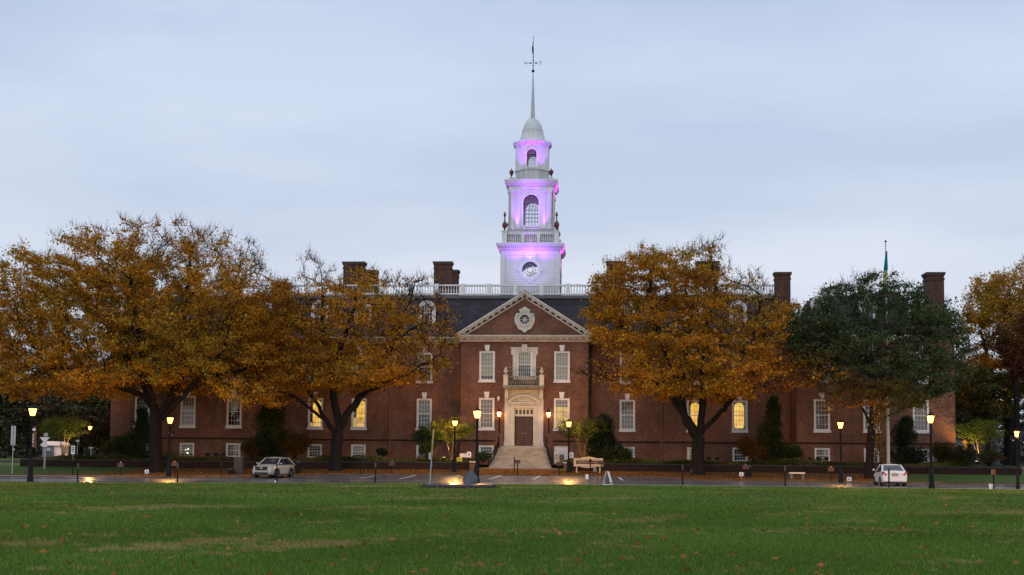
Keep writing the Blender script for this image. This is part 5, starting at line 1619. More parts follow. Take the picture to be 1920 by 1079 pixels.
# ------------------------------------------------------------------ shrubs, saplings
def bush(name, label, px, base_py, Y0, w, h, n, colors, seed, kind='round', leaf=.13, group=None, cat='shrub', base=None):
    """w, h metres"""
    r = np.random.default_rng(seed)
    x = PX(px, base_py, Y0)[0]; zb = (float(H0(x, Y0)) + (.60 if Y0 > 108.4 else 0)) if base is None else base
    if kind == 'cone': w *= 1.35; h *= 1.06; n = int(n * 1.3)
    root = empty(name, (x, Y0, zb), 0, label, cat, group)
    m = MB()
    tips = []
    for k in range(9 if kind != 'cone' else 1):
        a = r.uniform(0, 6.28); q = r.uniform(.2, .8) * w / 2
        p = (q * math.cos(a), q * math.sin(a), h * r.uniform(.5, .85))
        if kind == 'cone': p = (0, 0, h * .95)
        m.tube([(0, 0, -.1), (p[0] * .4, p[1] * .4, p[2] * .5), p], [.05 + .02 * (kind == 'cone'), .03, .01], 5)
    m.build('stem', M['bark'], root)
    # sub-clumps
    K = 70 if kind == 'cone' else 26
    cen = []
    for k in range(K):
        if kind == 'cone':
            z = h * r.random() ** 1.25 * .95; rr = (w / 2) * min(1, 2.2 * (z + .25) / h + .35) * (1 - z / h) ** .85 * (.75 + .4 * r.random()); a = r.uniform(0, 6.28)
            q = r.random() ** .5 * .8; cen.append((rr * q * math.cos(a), rr * q * math.sin(a), z + .1, max(.22, w * .13 * r.uniform(.7, 1.3))))
        else:
            v = r.normal(size=3); v /= np.linalg.norm(v); q = r.random() ** .5 * .72
            cen.append((v[0] * w / 2 * q, v[1] * w / 2 * q, h * .52 + v[2] * h * .42 * q, w * r.uniform(.13, .22)))
    cen = np.array(cen); k = r.integers(0, K, n)
    v = r.normal(size=(n, 3)); v /= np.linalg.norm(v, axis=1)[:, None]; v *= (r.random(n) ** .4)[:, None]
    C = cen[k, :3] + v * cen[k, 3:4]; C[:, 2] = np.maximum(C[:, 2], 0.02)
    vv_, f = quads(C, leaf, r, .1, .6)
    g = n3(C, seed, 1.6)[:, None]; c0, c1 = [np.array(q)[None] for q in colors]
    t_ = np.clip(g * .6 + .4, 0, 1); c = (c0 * (1 - t_) + c1 * t_) * r.uniform(.5, 1.5, (n, 1))
    link('foliage', np_mesh('foliage', vv_, f, M['leaf'], np.clip(np.repeat(c, 4, 0), 0.001, 1)), root)
    return root


DG = ((0.032, 0.056, 0.025), (0.055, 0.085, 0.036)); MG = ((0.035, 0.055, 0.018), (0.075, 0.085, 0.025)); RG = ((0.09, 0.05, 0.02), (0.04, 0.055, 0.018))
GB = 'shrubs planted along the foot of the hall'
bush('magnolia', 'dark conical magnolia overlapping the first tall window from the left', 262, 858, 111, 3.0, 4.4, 9000, DG, 61, 'cone', .17, GB)
bush('shrub', 'mixed rounded shrubs at the left corner of the hall', 225, 858, 110.5, 3.2, 2.4, 6000, MG, 62, 'round', .14, GB)
bush('shrub', 'russet bush left of the hall corner', 205, 858, 110.2, 2.0, 1.8, 3500, RG, 63, 'round', .13, GB)
bush('magnolia', 'broad green cone-shaped tree behind the small white car', 508, 862, 111, 4.4, 5.4, 14000, ((0.034, 0.052, 0.02), (0.065, 0.085, 0.03)), 64, 'cone', .17, GB)
bush('shrub', 'orange-tinted bush right of the parked compact car', 552, 862, 110.5, 3.4, 3.0, 7000, ((0.12, 0.06, 0.018), (0.04, 0.055, 0.018)), 65, 'round', .14, GB)
bush('shrub', 'low orange bush behind the stone pillar', 472, 860, 110.2, 2.2, 2.2, 4000, ((0.14, 0.065, 0.018), (0.05, 0.06, 0.02)), 66, 'round', .13, GB)
bush('shrub', 'dark evergreen bush left of the leaning metal post', 800, 866, 110.6, 3.0, 3.6, 8000, DG, 67, 'round', .16, GB)
bush('magnolia', 'dark magnolia to the right of the cream hall sign', 1133, 872, 110.4, 3.3, 3.9, 10000, ((0.018, 0.030, 0.018), (0.034, 0.050, 0.026)), 68, 'cone', .17, GB)
bush('shrub', 'green bush between the cream sign and the basement window', 1168, 872, 110.2, 2.4, 1.6, 3500, MG, 69, 'round', .13, GB)
bush('magnolia', 'tall dark conical evergreen right of the lit arched window', 1450, 872, 111, 3.2, 5.6, 10000, ((0.034, 0.052, 0.020), (0.058, 0.078, 0.03)), 70, 'cone', .17, GB)
bush('shrub', 'bush with red and orange tips beside the tall conical evergreen', 1412, 872, 110.4, 3.6, 2.6, 6500, ((0.12, 0.055, 0.02), (0.035, 0.05, 0.018)), 71, 'round', .14, GB)
bush('shrub', 'yellow-green bush at the foot of the right downspout', 1486, 872, 110.4, 2.4, 2.0, 4500, MG, 72, 'round', .13, GB)
bush('magnolia', 'dark conical magnolia behind the white sedan', 1700, 874, 110.6, 3.4, 3.9, 10000, ((0.024, 0.038, 0.02), (0.04, 0.056, 0.026)), 73, 'cone', .17, GB)
bush('shrub', 'dark bush hiding the last basement window', 1765, 874, 110.4, 3.0, 2.1, 5500, ((0.02, 0.028, 0.012), (0.05, 0.045, 0.018)), 74, 'round', .14, GB)
bush('shrub', 'dark rounded shrub just beyond the right corner of the hall', 1808, 874, 110.3, 2.8, 1.9, 5000, ((0.03, 0.032, 0.014), (0.07, 0.06, 0.03)), 75, 'round', .14, GB)
bush('shrub', 'small red-flecked bush near the right end of the brick garden wall', 1855, 874, 110.2, 2.6, 1.6, 4500, ((0.10, 0.05, 0.03), (0.05, 0.055, 0.02)), 76, 'round', .13, GB)
bush('shrub', 'small upright green bush beside the left downspout', 716, 866, 110.4, 1.3, 1.5, 2500, ((0.02, 0.04, 0.02), (0.035, 0.06, 0.025)), 77, 'round', .13, GB)
bush('shrub', 'low shrubs left of the stone steps', 905, 868, 109.9, 1.8, 0.9, 2500, DG, 78, 'round', .12, GB)
# low ground cover along the wall
def cover():
    r = np.random.default_rng(91); n = 34000
    X = r.uniform(-49, 33, n); k = (X < -10.4) | (X > -2.2); X = X[k]; n = len(X)
    Y = r.uniform(108.7, 111.2, n); hgt = .32 + .3 * np.clip(noise2(X, Y, 92, 1.1), -.5, 1.2)
    Z = H0(X, Y) + .60 + r.random(n) * hgt
    v, f = quads(np.stack([X, Y, Z], 1), .15, r, .2, .5); P_ = np.stack([X, Y, Z], 1)
    t_ = np.clip(n3(P_, 93, 1.2) * .6 + .5, 0, 1)[:, None]
    c = (np.array([[0.03, 0.045, 0.012]]) * (1 - t_) + np.array([[0.14, 0.14, 0.04]]) * t_) * r.uniform(.5, 1.5, (n, 1))
    tag(link('ground_cover', np_mesh('ground_cover', v, f, M['leaf'], np.repeat(c, 4, 0))), 'low yellow-green planting along the top of the brick garden wall', 'plants', kind='stuff')


cover()


def sapling(label, px, base_py, Y0, h, w, seed, n, colors, name='crape_myrtle', stems=5, group='uplit multi-stemmed saplings'):
    r = np.random.default_rng(seed); x = PX(px, base_py, Y0)[0]; zb = float(H0(x, Y0)) + (.6 if Y0 > 108.4 and -52 < x < 38 else 0)
    root = empty(name, (x, Y0, zb), 0, label, 'sapling', group)
    nodes, par = [np.array([0, 0, 0.0])], [-1]
    for k in range(stems):
        a = 2 * math.pi * k / stems + r.uniform(-.3, .3); q = r.uniform(.15, .3) * w / 2
        pts = [(0, 0, 0), (q * math.cos(a) * .5, q * math.sin(a) * .5, h * .25), (q * math.cos(a) * 1.3, q * math.sin(a) * 1.3, h * .55)]
        for j, p in enumerate(path_nodes(pts, .25)[1:]): par.append(0 if j == 0 else len(nodes) - 1); nodes.append(p)
    A = []
    for _ in range(260):
        v = r.normal(size=3); v *= r.random() ** .4 / np.linalg.norm(v); A.append((v[0] * w / 2, v[1] * w / 2, h * .70 + v[2] * h * .27))
    P, pr = grow(np.array(nodes), np.array(par), np.array(A), .22, 3, .35, 60, seed)
    R = np.clip(radii(P, pr, .008) , .008, .055)
    v, f = tube_net(P, pr, R, big=.03, n_big=6)
    link('stem', np_mesh('stem', v, f, M['bark_light'], smooth=True), root)
    T = P[R < .02]; C = T[r.choice(len(T), n)] + r.normal(size=(n, 3)) * np.array([.22, .22, .10])
    v, f = quads(C, .13, r, .3, .6)
    g = n3(C, seed, 1.5)[:, None]; t_ = np.clip(g * .6 + .4, 0, 1); c0, c1 = [np.array(q)[None] for q in colors]
    c = (c0 * (1 - t_) + c1 * t_) * r.uniform(.6, 1.4, (n, 1))
    link('foliage', np_mesh('foliage', v, f, M['leaf'], np.repeat(c, 4, 0)), root)
    return root, Vector((x, Y0, zb))


def ground_flood(label, loc, target, energy, color=(1.0, 0.62, 0.22), size=85):
    root = empty('ground_floodlight', loc, 0, label, 'floodlight', 'floodlights in the planting beds')
    m = MB(); m.tube([(0, 0, -.05), (0, 0, .22)], .03, 6); m.box(-.11, .11, -.09, .09, .2, .38); m.build('housing', M['iron'], root)
    m = MB(); m.box(-.09, .09, -.07, .07, .382, .39); m.build('lens', M['spot_glow'], root)
    s = spot(Vector(loc) + Vector((0, 0, .45)), target, energy, color, size, .8, .06)
    s.parent = root; s.location = (0, 0, .45)
    return root


GL = ((0.07, 0.10, 0.02), (0.16, 0.17, 0.03))
s1, p1 = sapling('yellow-green sapling lit from below beside the white shed at the left', 118, 866, 109.5, 4.3, 4.6, 101, 5000, GL)
ground_flood('small black floodlight at the foot of the far left sapling', p1 + Vector((.5, -.5, 0)), p1 + Vector((1.0, .2, 3)), 1000)
s2, p2 = sapling('yellow-green sapling left of the steps behind a lit street lamp', 846, 870, 109.8, 4.2, 5.0, 102, 6500, GL)
ground_flood('small black floodlight at the foot of the sapling left of the steps', p2 + Vector((-.6, -.6, 0)), p2 + Vector((-.6, 0, 3)), 380)
s3, p3 = sapling('green sapling right of the steps behind a lit street lamp', 1093, 872, 109.8, 4.3, 5.0, 103, 6500, ((0.035, 0.055, 0.016), (0.09, 0.10, 0.02)))
ground_flood('small black floodlight at the foot of the sapling right of the steps', p3 + Vector((.6, -.6, 0)), p3 + Vector((.8, 0, 3)), 150)
s4, p4 = sapling('brightly uplit sapling beyond the right end of the hall', 1838, 868, 112.5, 4.4, 4.6, 104, 6500, GL)
ground_flood('small black floodlight at the foot of the far right sapling', p4 + Vector((-.5, -.6, 0)), p4 + Vector((-1.0, .2, 3)), 1700)

# ------------------------------------------------------------------ garden walls
def wall_thing(label, segs, name='garden_wall'):
    """segs: list of (x0,y0,x1,y1); height follows the terrain"""
    x0, y0 = segs[0][:2]; base = float(H0(x0, y0))
    root = empty(name, (x0, y0, base), 0, label, 'wall', 'brick garden walls in front of the hall')
    off = (x0, y0, base); mb, cp = MB(off), MB(off)
    for (a, b, c, d) in segs:
        L_ = math.hypot(c - a, d - b); m = max(1, int(L_ / 2)); nx, ny = -(d - b) / L_, (c - a) / L_
        for i in range(m):
            p = [(a + (c - a) * t, b + (d - b) * t) for t in (i / m, (i + 1) / m)]
            zs = [float(H0(*q)) for q in p]
            for w0, w1, zl, zh, tgt in ((0, .32, -.4, .58, mb), (-.04, .36, .582, .68, cp)):
                v = []
                for (q, z) in zip(p, zs):
                    v += [(q[0] + nx * w0, q[1] + ny * w0, z + zl), (q[0] + nx * w1, q[1] + ny * w1, z + zl), (q[0] + nx * w1, q[1] + ny * w1, z + zh), (q[0] + nx * w0, q[1] + ny * w0, z + zh)]
                fs = [(0, 4, 7, 3), (3, 7, 6, 2), (1, 2, 6, 5), (0, 1, 5, 4)]
                if i == 0: fs.append((0, 3, 2, 1))
                if i == m - 1: fs.append((4, 5, 6, 7))
                tgt.add(v, fs)
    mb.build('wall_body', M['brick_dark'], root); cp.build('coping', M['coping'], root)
    return root


M['coping'] = mat('dark_coping', (0.030, 0.027, 0.026), 0.75, 0.3, 0.3, 2)
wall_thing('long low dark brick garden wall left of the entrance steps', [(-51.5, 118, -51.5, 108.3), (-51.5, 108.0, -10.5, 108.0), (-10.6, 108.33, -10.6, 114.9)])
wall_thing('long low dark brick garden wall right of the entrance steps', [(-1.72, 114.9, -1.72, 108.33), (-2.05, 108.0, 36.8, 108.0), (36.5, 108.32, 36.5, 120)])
for s, nm in ((-1, 'left'), (1, 'right')):
    x = BX + s * 4.15
    t = empty('brick_pier', (x, 108.2, .5), 0, 'short brick pier with stone cap on the %s side of the steps' % nm, 'pier', 'brick piers by the steps')
    m = MB(); m.box(-.25, .25, -.25, .25, -.4, .72); m.build('pier_body', M['brick'], t)
    m = MB(); m.box(-.31, .31, -.31, .31, .722, .82); m.build('coping', M['stone'], t)


# ------------------------------------------------------------------ street lamps
def lamp_proto():
    t = empty('street_lamp', (0, 0, 0))
    m = MB()
    m.lathe([(.20, -.1), (.20, .25), (.17, .30), (.16, 1.05), (.12, 1.15), (.085, 1.25)], n=12)
    m.build('lamp_base', M['iron'], t, True)
    m = MB(); m.lathe([(.085, 1.25), (.07, 3.9), (.10, 3.95), (.06, 4.0), (.055, 4.08)], n=10)
    m.tube([(-.22, 0, 3.55), (.22, 0, 3.55)], .018, 5)
    m.build('pole', M['iron'], t, True)
    m = MB(); m.lathe([(.06, 4.08), (.14, 4.12), (.135, 4.16)], n=8)
    for k in range(6):
        a = 2 * math.pi * k / 6 + .26
        m.tube([(.135 * math.cos(a), .135 * math.sin(a), 4.15), (.262 * math.cos(a), .262 * math.sin(a), 4.60)], .011, 4)
    m.lathe([(.29, 4.60), (.28, 4.63), (.15, 4.74), (.05, 4.79), (.045, 4.86), (.015, 4.93)], n=8)
    m.build('lantern_frame', M['iron'], t)
    m = MB(); m.lathe([(.125, 4.16), (.245, 4.598)], n=12); m.build('lantern_glass', M['lantern'], t, True)
    return t


LG = 'black iron street lamps with glowing lanterns'
LAMPS = [(56.5, 905, 75.0, 757, 'nearest lit street lamp at the far left, carrying a brick-red banner'),
         (316, 896, 94.0, 776, 'lit street lamp beside the trunk of the largest elm'),
         (852, 888, 106.0, 783, 'lit street lamp left of the steps beside the yellow sign'),
         (893.5, 905, 78.0, 762, 'tall lit street lamp next to the grey pyramid stone'),
         (1066, 889, 106.5, 785, 'lit street lamp left of the cream hall sign'),
         (1577, 903, 95.0, 785, 'lit street lamp between the stone bench and the green tree'),
         (1747, 916, 77.0, 771, 'tall lit street lamp right of the white sedan'),
         (1908.5, 917, 80.0, 802, 'short lit lamp on a thin pole at the right edge'),
         (167.5, 846, 122.0, 795, 'small far lit lamp behind the uplit sapling at the left')]
lp = lamp_proto()
for i, (px, py, Y, pt, lab) in enumerate(LAMPS):
    o = lp if i == 0 else copy_tree(lp)
    x, z0 = PX(px, py, Y); zt = PX(px, pt, Y)[1]
    if i == 8: z0 = float(H0(x, Y)); s = (zt - z0) / 4.93
    z0g = float(H0(x, Y))
    z0 = z0g if abs(z0 - z0g) < .12 else z0g
    s = (zt - z0) / 4.93
    o.location = (x, Y, z0); o.scale = (s, s, s)
    if i == 7: o.scale = (s * .8, s * .8, s)
    tag(o, lab, 'street lamp', LG)
    ld = bpy.data.lights.new('lamp_light', 'POINT'); ld.energy = 760 if i != 8 else 160; ld.color = (1.0, 0.50, 0.14); ld.shadow_soft_size = .10
    lo_ = bpy.data.objects.new('lamp_light', ld); COL.objects.link(lo_); lo_.parent = o; lo_.location = (0, 0, 4.36)
# things on the lamps
x, z = PX(64, 800, 75)
bn = empty('banner', (x, 75.0, z), 0, 'vertical brick-red banner hanging from the nearest left street lamp', 'banner')
m = MB(); n = 10
for j in range(n):
    za, zb2 = 0.02 - j * 1.36 / n, 0.02 - (j + 1) * 1.36 / n
    ya, yb2 = .04 * math.sin(j * .7), .04 * math.sin((j + 1) * .7)
    m.add([(-.17 + j * .004, ya, za), (.13 + j * .006, ya + .02, za), (.13 + (j + 1) * .006, yb2 + .02, zb2), (-.17 + (j + 1) * .004, yb2, zb2)], [(0, 1, 2, 3)])
m.build('cloth', M['banner'], bn)
m = MB(); m.tube([(-.36, 0, .04), (.17, 0, .04)], .014, 5); m.tube([(-.36, 0, -1.36), (.20, 0, -1.36)], .014, 5); m.build('bracket', M['iron'], bn)
m = MB(); m.box(-.14, .11, -.045, -.03, -.26, -.12)
for k in range(7): m.box(-.055, .04 - .02 * (k % 3), -.06, -.05, -.50 - k * .09, -.455 - k * .09)
m.box(-.03, .03, -.06, -.05, -1.24, -1.17)
m.build('banner_print', M['sign_white'], bn)
for px, py, Y, lab in ((322.5, 812, 94, 'small black speaker box fixed to the lamp by the largest elm'), (1900, 822, 80, 'small dark camera fixed to the thin lamp at the right edge')):
    x, z = PX(px, py, Y); t = empty('pole_box', (x, Y, z), 0, lab, 'box')
    m = MB(); m.box(-.16, .12, -.12, .12, -.10, .12); m.build('housing', M['iron'], t)
    m = MB(); m.tube([(-.28 if px < 900 else .02, 0, 0), (0 if px < 900 else .34, 0, 0)], .02, 5); m.lathe([(.05, -.18), (.08, -.1)], n=8); m.build('bracket', M['sign_grey'], t)


# ------------------------------------------------------------------ posts and small signs
def post(name, label, px, base_py, top_py, Y, r=.045, head=None, cat='post', group=None, mname='iron', tilt=0.0):
    x, zt = PX(px, top_py, Y); zb = float(H0(x, Y)); h = zt - zb
    t = empty(name, (x, Y, zb), 0, label, cat, group)
    m = MB(); m.lathe([(r * 1.0, -.1), (r, h - .04), (r * .5, h)], n=8); m.build('post', M[mname], t)
    t.rotation_euler = (0, tilt, 0)
    if head == 'meter':
        m = MB(); m.box(-.10, .10, -.07, .07, h - .22, h - .03); m.lathe([(.10, h - .03), (.08, h + .02), (.02, h + .05)], n=8); m.build('meter_head', M['iron'], t)
    if head == 'cap':
        m = MB(); m.lathe([(r * 1.25, h - .30), (r * 1.25, h - .01), (r * .6, h + .02)], n=8); m.build('sleeve', M['dark_metal'], t)
    if head == 'board':
        m = MB(); m.box(-.24, .24, -.05, -.01 - .0, h - .34, h - .03); m.build('board', M['brown_box'], t)
        m = MB(); m.ball((0, 0, h + .02), .045, 8, 5); m.build('finial', M['gold'], t)
    if head == 'orange':
        m = MB(); m.box(-.10, .10, -.09, .09, h - .30, h + .01); m.build('head', M['orange_brown'], t)
    return t


M['orange_brown'] = mat('rusty_orange_box', (0.22, 0.08, 0.03), 0.6, .3, .15, 4)
PG = 'thin black posts along the lawn side of the road'
for px, Y, top, lab in ((146.5, 75.8, 870, 'thin black post right of the bannered lamp'), (333.5, 76.2, 870, 'thin black post before the lamp by the largest elm'),
                        (519, 76.8, 870, 'thin black post in front of the small white car'), (704, 77.2, 869, 'thin black post before the forked elm trunk'),
                        (1280, 78.3, 873, 'thin black post before the right elm trunk'), (1472, 78.4, 875, 'thin black post left of the stone bench'),
                        (1666.5, 77.6, 878, 'thin black post before the white sedan')):
    post('road_post', lab, px, 907, top, Y, .05, 'cap', 'post', PG)
post('road_post', 'black post with a rusty orange box on top at the right', 1862.5, 917, 881, 77.2, .05, 'orange', 'post', PG)
BG = 'black posts with heads along the far side of the road'
for px, Y, top, head, lab in ((137, 95.5, 856, 'cap', 'tall thin dark post on the pavement at the left'), (226.5, 95.5, 868, 'board', 'dark post with a small brown board left of the largest elm'),
                              (327.5, 96, 866, 'board', 'dark post with a brown board behind the elm lamp'), (416, 97, 867, 'meter', 'dark post with a meter head before the stone pillar'),
                              (676, 104, 863, 'meter', 'dark post with a meter head right of the forked elm'), (735, 104, 866, 'board', 'post with a low reddish board near the left downspout'),
                              (811, 104, 870, 'cap', 'plain dark post behind the leaning metal pole'), (970.5, 104, 862, 'board', 'post with a brown board before the middle of the steps'),
                              (964.5, 106.4, 858, 'cap', 'second dark post close to the brown board before the steps'), (1048.5, 104, 866, 'board', 'post with a little finial at the right foot of the steps'),
                              (1107, 105.6, 862, 'meter', 'dark post with a meter head before the cream sign'), (1127.5, 103.9, 864, 'board', 'post with a brown board at the right end of the cream sign'),
                              (1296.5, 104, 880, 'cap', 'dark post beside the right elm trunk'), (1398, 97.5, 872, 'board', 'post with a brown board beside the black litter bin'),
                              (1558, 97, 876, 'board', 'post with a wide brown board right of the stone bench'), (877, 107.2, 857, 'cap', 'black post left of the steps near the brick pier')):
    post('sign_post', lab, px, 890, top, Y, .045, head, 'post', BG)


def flat_sign(name, label, px, py0, py1, wpx, Y, post_py=None, mname='sign_white', shape='rect', post_m='sign_grey', cat='sign', marks=None, ry=0, group=None, arch=False, single=True):
    """py0 top, py1 bottom of the board"""
    xc, zt = PX(px, py0, Y); zb = PX(px, py1, Y)[1]; g = float(H0(xc, Y)) + (.6 if 108.4 < Y < 118 and -51 < xc < 36 else 0)
    w = wpx * Y / FPX
    t = empty(name, (xc, Y, g), ry, label, cat, group)
    z0, z1 = zb - g, zt - g
    m = MB()
    if shape == 'rect': poly = [(-w / 2, z0), (w / 2, z0), (w / 2, z1), (-w / 2, z1)]
    elif shape == 'diamond': c = (z0 + z1) / 2; q = (z1 - z0) / 2; poly = [(0, z0), (q, c), (0, z1), (-q, c)]
    elif shape == 'arch': poly = [(-w / 2, z0), (w / 2, z0), (w / 2, z1 - .12)] + [(w / 2 * math.cos(a), z1 - .12 + .12 * math.sin(a)) for a in np.linspace(.3, math.pi - .3, 7)] + [(-w / 2, z1 - .12)]
    elif shape == 'tri': poly = [(0, z0), (w / 2, z1), (-w / 2, z1)]
    m.prism(poly, -.045, -.03)
    m.build('sign_face', M[mname], t)
    m = MB(); m.box(-.025, .025, -.028, .022, -.1, (z1 - .03) if shape != 'tri' else z1 - .02); m.build('post', M[post_m], t)
    if marks:
        m = MB()
        for (a, b, c, d) in marks: m.box(-w / 2 + a * w, -w / 2 + c * w, -.052, -.046, z0 + b * (z1 - z0), z0 + d * (z1 - z0))
        m.build('print', M['dark_print'], t)
    return t


M['dark_print'] = mat('dark_print', (0.10, 0.035, 0.035), 0.6, .3, .1, 4)
M['wood_stake'] = mat('pale_wood_stake', (0.42, 0.22, 0.08), 0.8, .2, .2, 6)
YG = 'small white stake signs'
for px, a, b, Y, lab, w in ((277, 881, 888, 94.5, 'tilted little white yard sign left of the largest elm', 8), (1390, 886, 893, 97, 'little white yard sign left of the litter bin', 7.5),
                            (1592, 895, 902.5, 95.5, 'little white yard sign right of the right-hand kerbside lamp', 8), (1115.5, 877.5, 884, 106.8, 'tiny white sign under the cream hall sign', 5.5)):
    o = flat_sign('yard_sign', lab, px, a, b, w, Y, mname='sign_white', post_m='wood_stake', group=YG, marks=[(.2, .25, .8, .42), (.3, .55, .7, .7)])
    if px == 277: o.rotation_euler = (0, R_(-9), 0)
o = flat_sign('yard_sign', 'white sign on a pale wooden stake at the lawn edge left of the folding board', 1100.5, 890, 899, 5.5, 79.5, mname='sign_white', post_m='wood_stake', group=YG)
o = flat_sign('yard_sign', 'short white marker on the lawn edge beside the black post in the middle left', 516.5, 901, 906, 2.6, 76.2, mname='sign_white', post_m='sign_white', group=YG)
flat_sign('parking_sign', 'white round-topped sign left of the steps behind the tall lamp', 879.5, 847, 858, 8, 107, shape='arch', post_m='iron', group='round-topped parking signs', marks=[(.3, .62, .7, .78), (.2, .4, .8, .5), (.25, .2, .75, .3)])
flat_sign('parking_sign', 'white round-topped sign right of the steps beside the lamp', 1071.5, 848, 859, 7.5, 106.9, shape='arch', post_m='iron', group='round-topped parking signs', marks=[(.3, .62, .7, .78), (.2, .4, .8, .5), (.3, .2, .7, .3)])
flat_sign('notice_board', 'yellow board on a dark stand beside the lamp left of the steps', 861.5, 858, 865.5, 10, 106.8, mname='yellow', post_m='iron', marks=[(.2, .4, .8, .6)])
flat_sign('notice_board', 'pale grey horizontal board behind the yellow board', 869, 850.5, 858, 14, 109.5, mname='sign_grey', post_m='iron')
flat_sign('street_sign', 'tall pale two-column sign at the far left edge', 26, 799, 835, 9, 98, mname='sign_grey', marks=[(.42, .02, .58, .98)])
o = flat_sign('give_way_sign', 'unlit triangular sign seen from behind in front of the shed', 84.5, 820, 832, 20, 106, mname='sign_white', shape='tri')
flat_sign('street_sign', 'small round grey sign behind the triangular one', 86.5, 812, 818.5, 8, 106.4, mname='sign_grey', shape='arch')
flat_sign('street_sign', 'white rectangular plate under the triangular sign', 84, 832.5, 838, 11, 105.7, mname='sign_white')
flat_sign('street_sign', 'small pinkish-white sign between shed and hall', 137.5, 836, 852, 8, 104, mname='sign_white', marks=[(.15, .3, .85, .4), (.15, .5, .85, .6), (.15, .7, .85, .8)])
flat_sign('street_sign', 'small high sign on a grey pole right of the shed', 146, 825, 829, 7, 112, mname='sign_white')
flat_sign('street_sign', 'little grey board low in the shrubs left of the hall', 171, 838.5, 841.5, 9, 116, mname='sign_grey')
flat_sign('warning_sign', 'orange diamond sign lit beside the far right sapling', 1808.5, 824, 835, 10, 112, mname='orange_sign', shape='diamond', marks=None)
flat_sign('warning_plate', 'orange rectangular plate below the orange diamond', 1809, 835.5, 845, 8, 111.8, mname='orange_sign')
flat_sign('notice_board', 'upright white plate beside the tall right lamp', 1751, 848, 865.5, 8.5, 112.5, mname='sign_white')

# leaning metal pole with a narrow plate seen edge on
x, zt = PX(813, 805, 68.0); xb, zb = PX(805.5, 908, 68.0)
t = empty('sign_pole', (xb, 68.0, .1), 0, 'leaning grey metal pole with a gold upper end left of the memorial stone', 'pole')
m = MB(); h = zt - .1; dx = x - xb
m.tube([(0, 0, -.2), (dx * .55, 0, h * .55)], .028, 6); m.build('pole', M['sign_grey'], t)
m = MB(); m.prism([(dx * .5 - .035, h * .5), (dx * .5 + .03, h * .5), (dx + .035, h), (dx - .03, h)], -.12, .12); m.build('plate_edge', M['gold_plate'] if 'gold_plate' in M else M['cream'], t)
m = MB(); m.box(dx * .5 - .15, dx * .5 - .03, -.08, .08, h * .46, h * .58); m.build('box', M['sign_grey'], t)

# ------------------------------------------------------------------ cream hall sign
x0, _ = PX(1103, 880, 106.2); zg = float(H0(x0, 106.2))
t = empty('hall_sign', (x0, 106.2, zg), 0, 'cream painted sign with brown panel lettered LEGISLATIVE HALL on two legs', 'sign')
q = 106.2 / FPX
def sz(py): return PX(1103, py, 106.2)[1] - zg
W_ = 27 * q
top = [(W_, sz(860)), (W_ * .93, sz(859.2)), (W_ * .6, sz(859.8)), (W_ * .35, sz(857.8)), (0, sz(856.6))]
bot = [(0, sz(878)), (W_ * .35, sz(877.2)), (W_ * .6, sz(875.5)), (W_, sz(874.8))]
poly = [(-a, b) for a, b in bot[::-1]] [:-1] + bot + top + [(-a, b) for a, b in top[::-1]][1:]
m = MB(); m.prism(poly, -.10, .10, holes=[[(-W_ * .84, sz(870.8)), (W_ * .84, sz(870.8)), (W_ * .84, sz(864)), (-W_ * .84, sz(864))]])
m.box(-W_ * 1.05, W_ * 1.05, -.17, -.101, sz(874.6), sz(873.6)); m.box(-W_ * 1.05, W_ * 1.05, -.17, -.101, sz(861.6), sz(860.8))
m.build('sign_frame', M['cream'], t)
m = MB(); m.box(-W_ * .84 + .002, W_ * .84 - .002, -.04, .04, sz(870.8) + .002, sz(864) - .002); pn = m.build('panel', M['sign_brown'], t)
tx = text_part('lettering', 'LEGISLATIVE HALL', .215, M['gold'], pn, (0, -.055, (sz(864) + sz(870.8)) / 2))
for s in (-1, 1):
    m = MB(); m.lathe([(.06, -.1), (.06, sz(875.2))], (s * W_ * .80, 0, 0), 8); m.build('leg', M['cream'], t)
m = MB(); m.lathe([(.11, 0), (.11, .03)], (0, 0, 0), 14); m2 = MB(); m2.v = [(a, -.14 + c, b + sz(858.6)) for a, b, c in m.v]; m2.f = m.f; m2.build('emblem', M['yellow'], t)

# A-frame board
x, _ = PX(1139, 915, 77.6); t = empty('folding_sign', (x, 77.3, float(H0(x, 77.3))), R_(78), 'white folding sandwich board standing at the lawn edge', 'sign')
for s, nm in ((-1, 'front'), (1, 'back')):
    m = MB(); v = [(-.3, s * .28, 0), (.3, s * .28, 0), (.3, s * .03, .9), (-.3, s * .03, .9)]
    v = [(-.24, s * .22, .18), (.24, s * .22, .18), (.24, s * .03, .80), (-.24, s * .03, .80)]; v2 = [(a, b + .02 * s, c) for a, b, c in v]
    m.add(v + v2, [(0, 1, 2, 3), (7, 6, 5, 4), (0, 4, 5, 1), (1, 5, 6, 2), (2, 6, 7, 3), (3, 7, 4, 0)])
    m.build('panel', M['teal_board'] if s == 1 and 'teal_board' in M else M['sign_white'], t)
    for a in (-.25, .25):
        m = MB(); m.tube([(a, s * .28, 0), (a, s * .03, .86)], .016, 5); m.build('leg', M['sign_white'], t)
m = MB(); m.box(-.26, .26, -.30, .30, .0, .03); m.build('base', M['sign_white'], t)

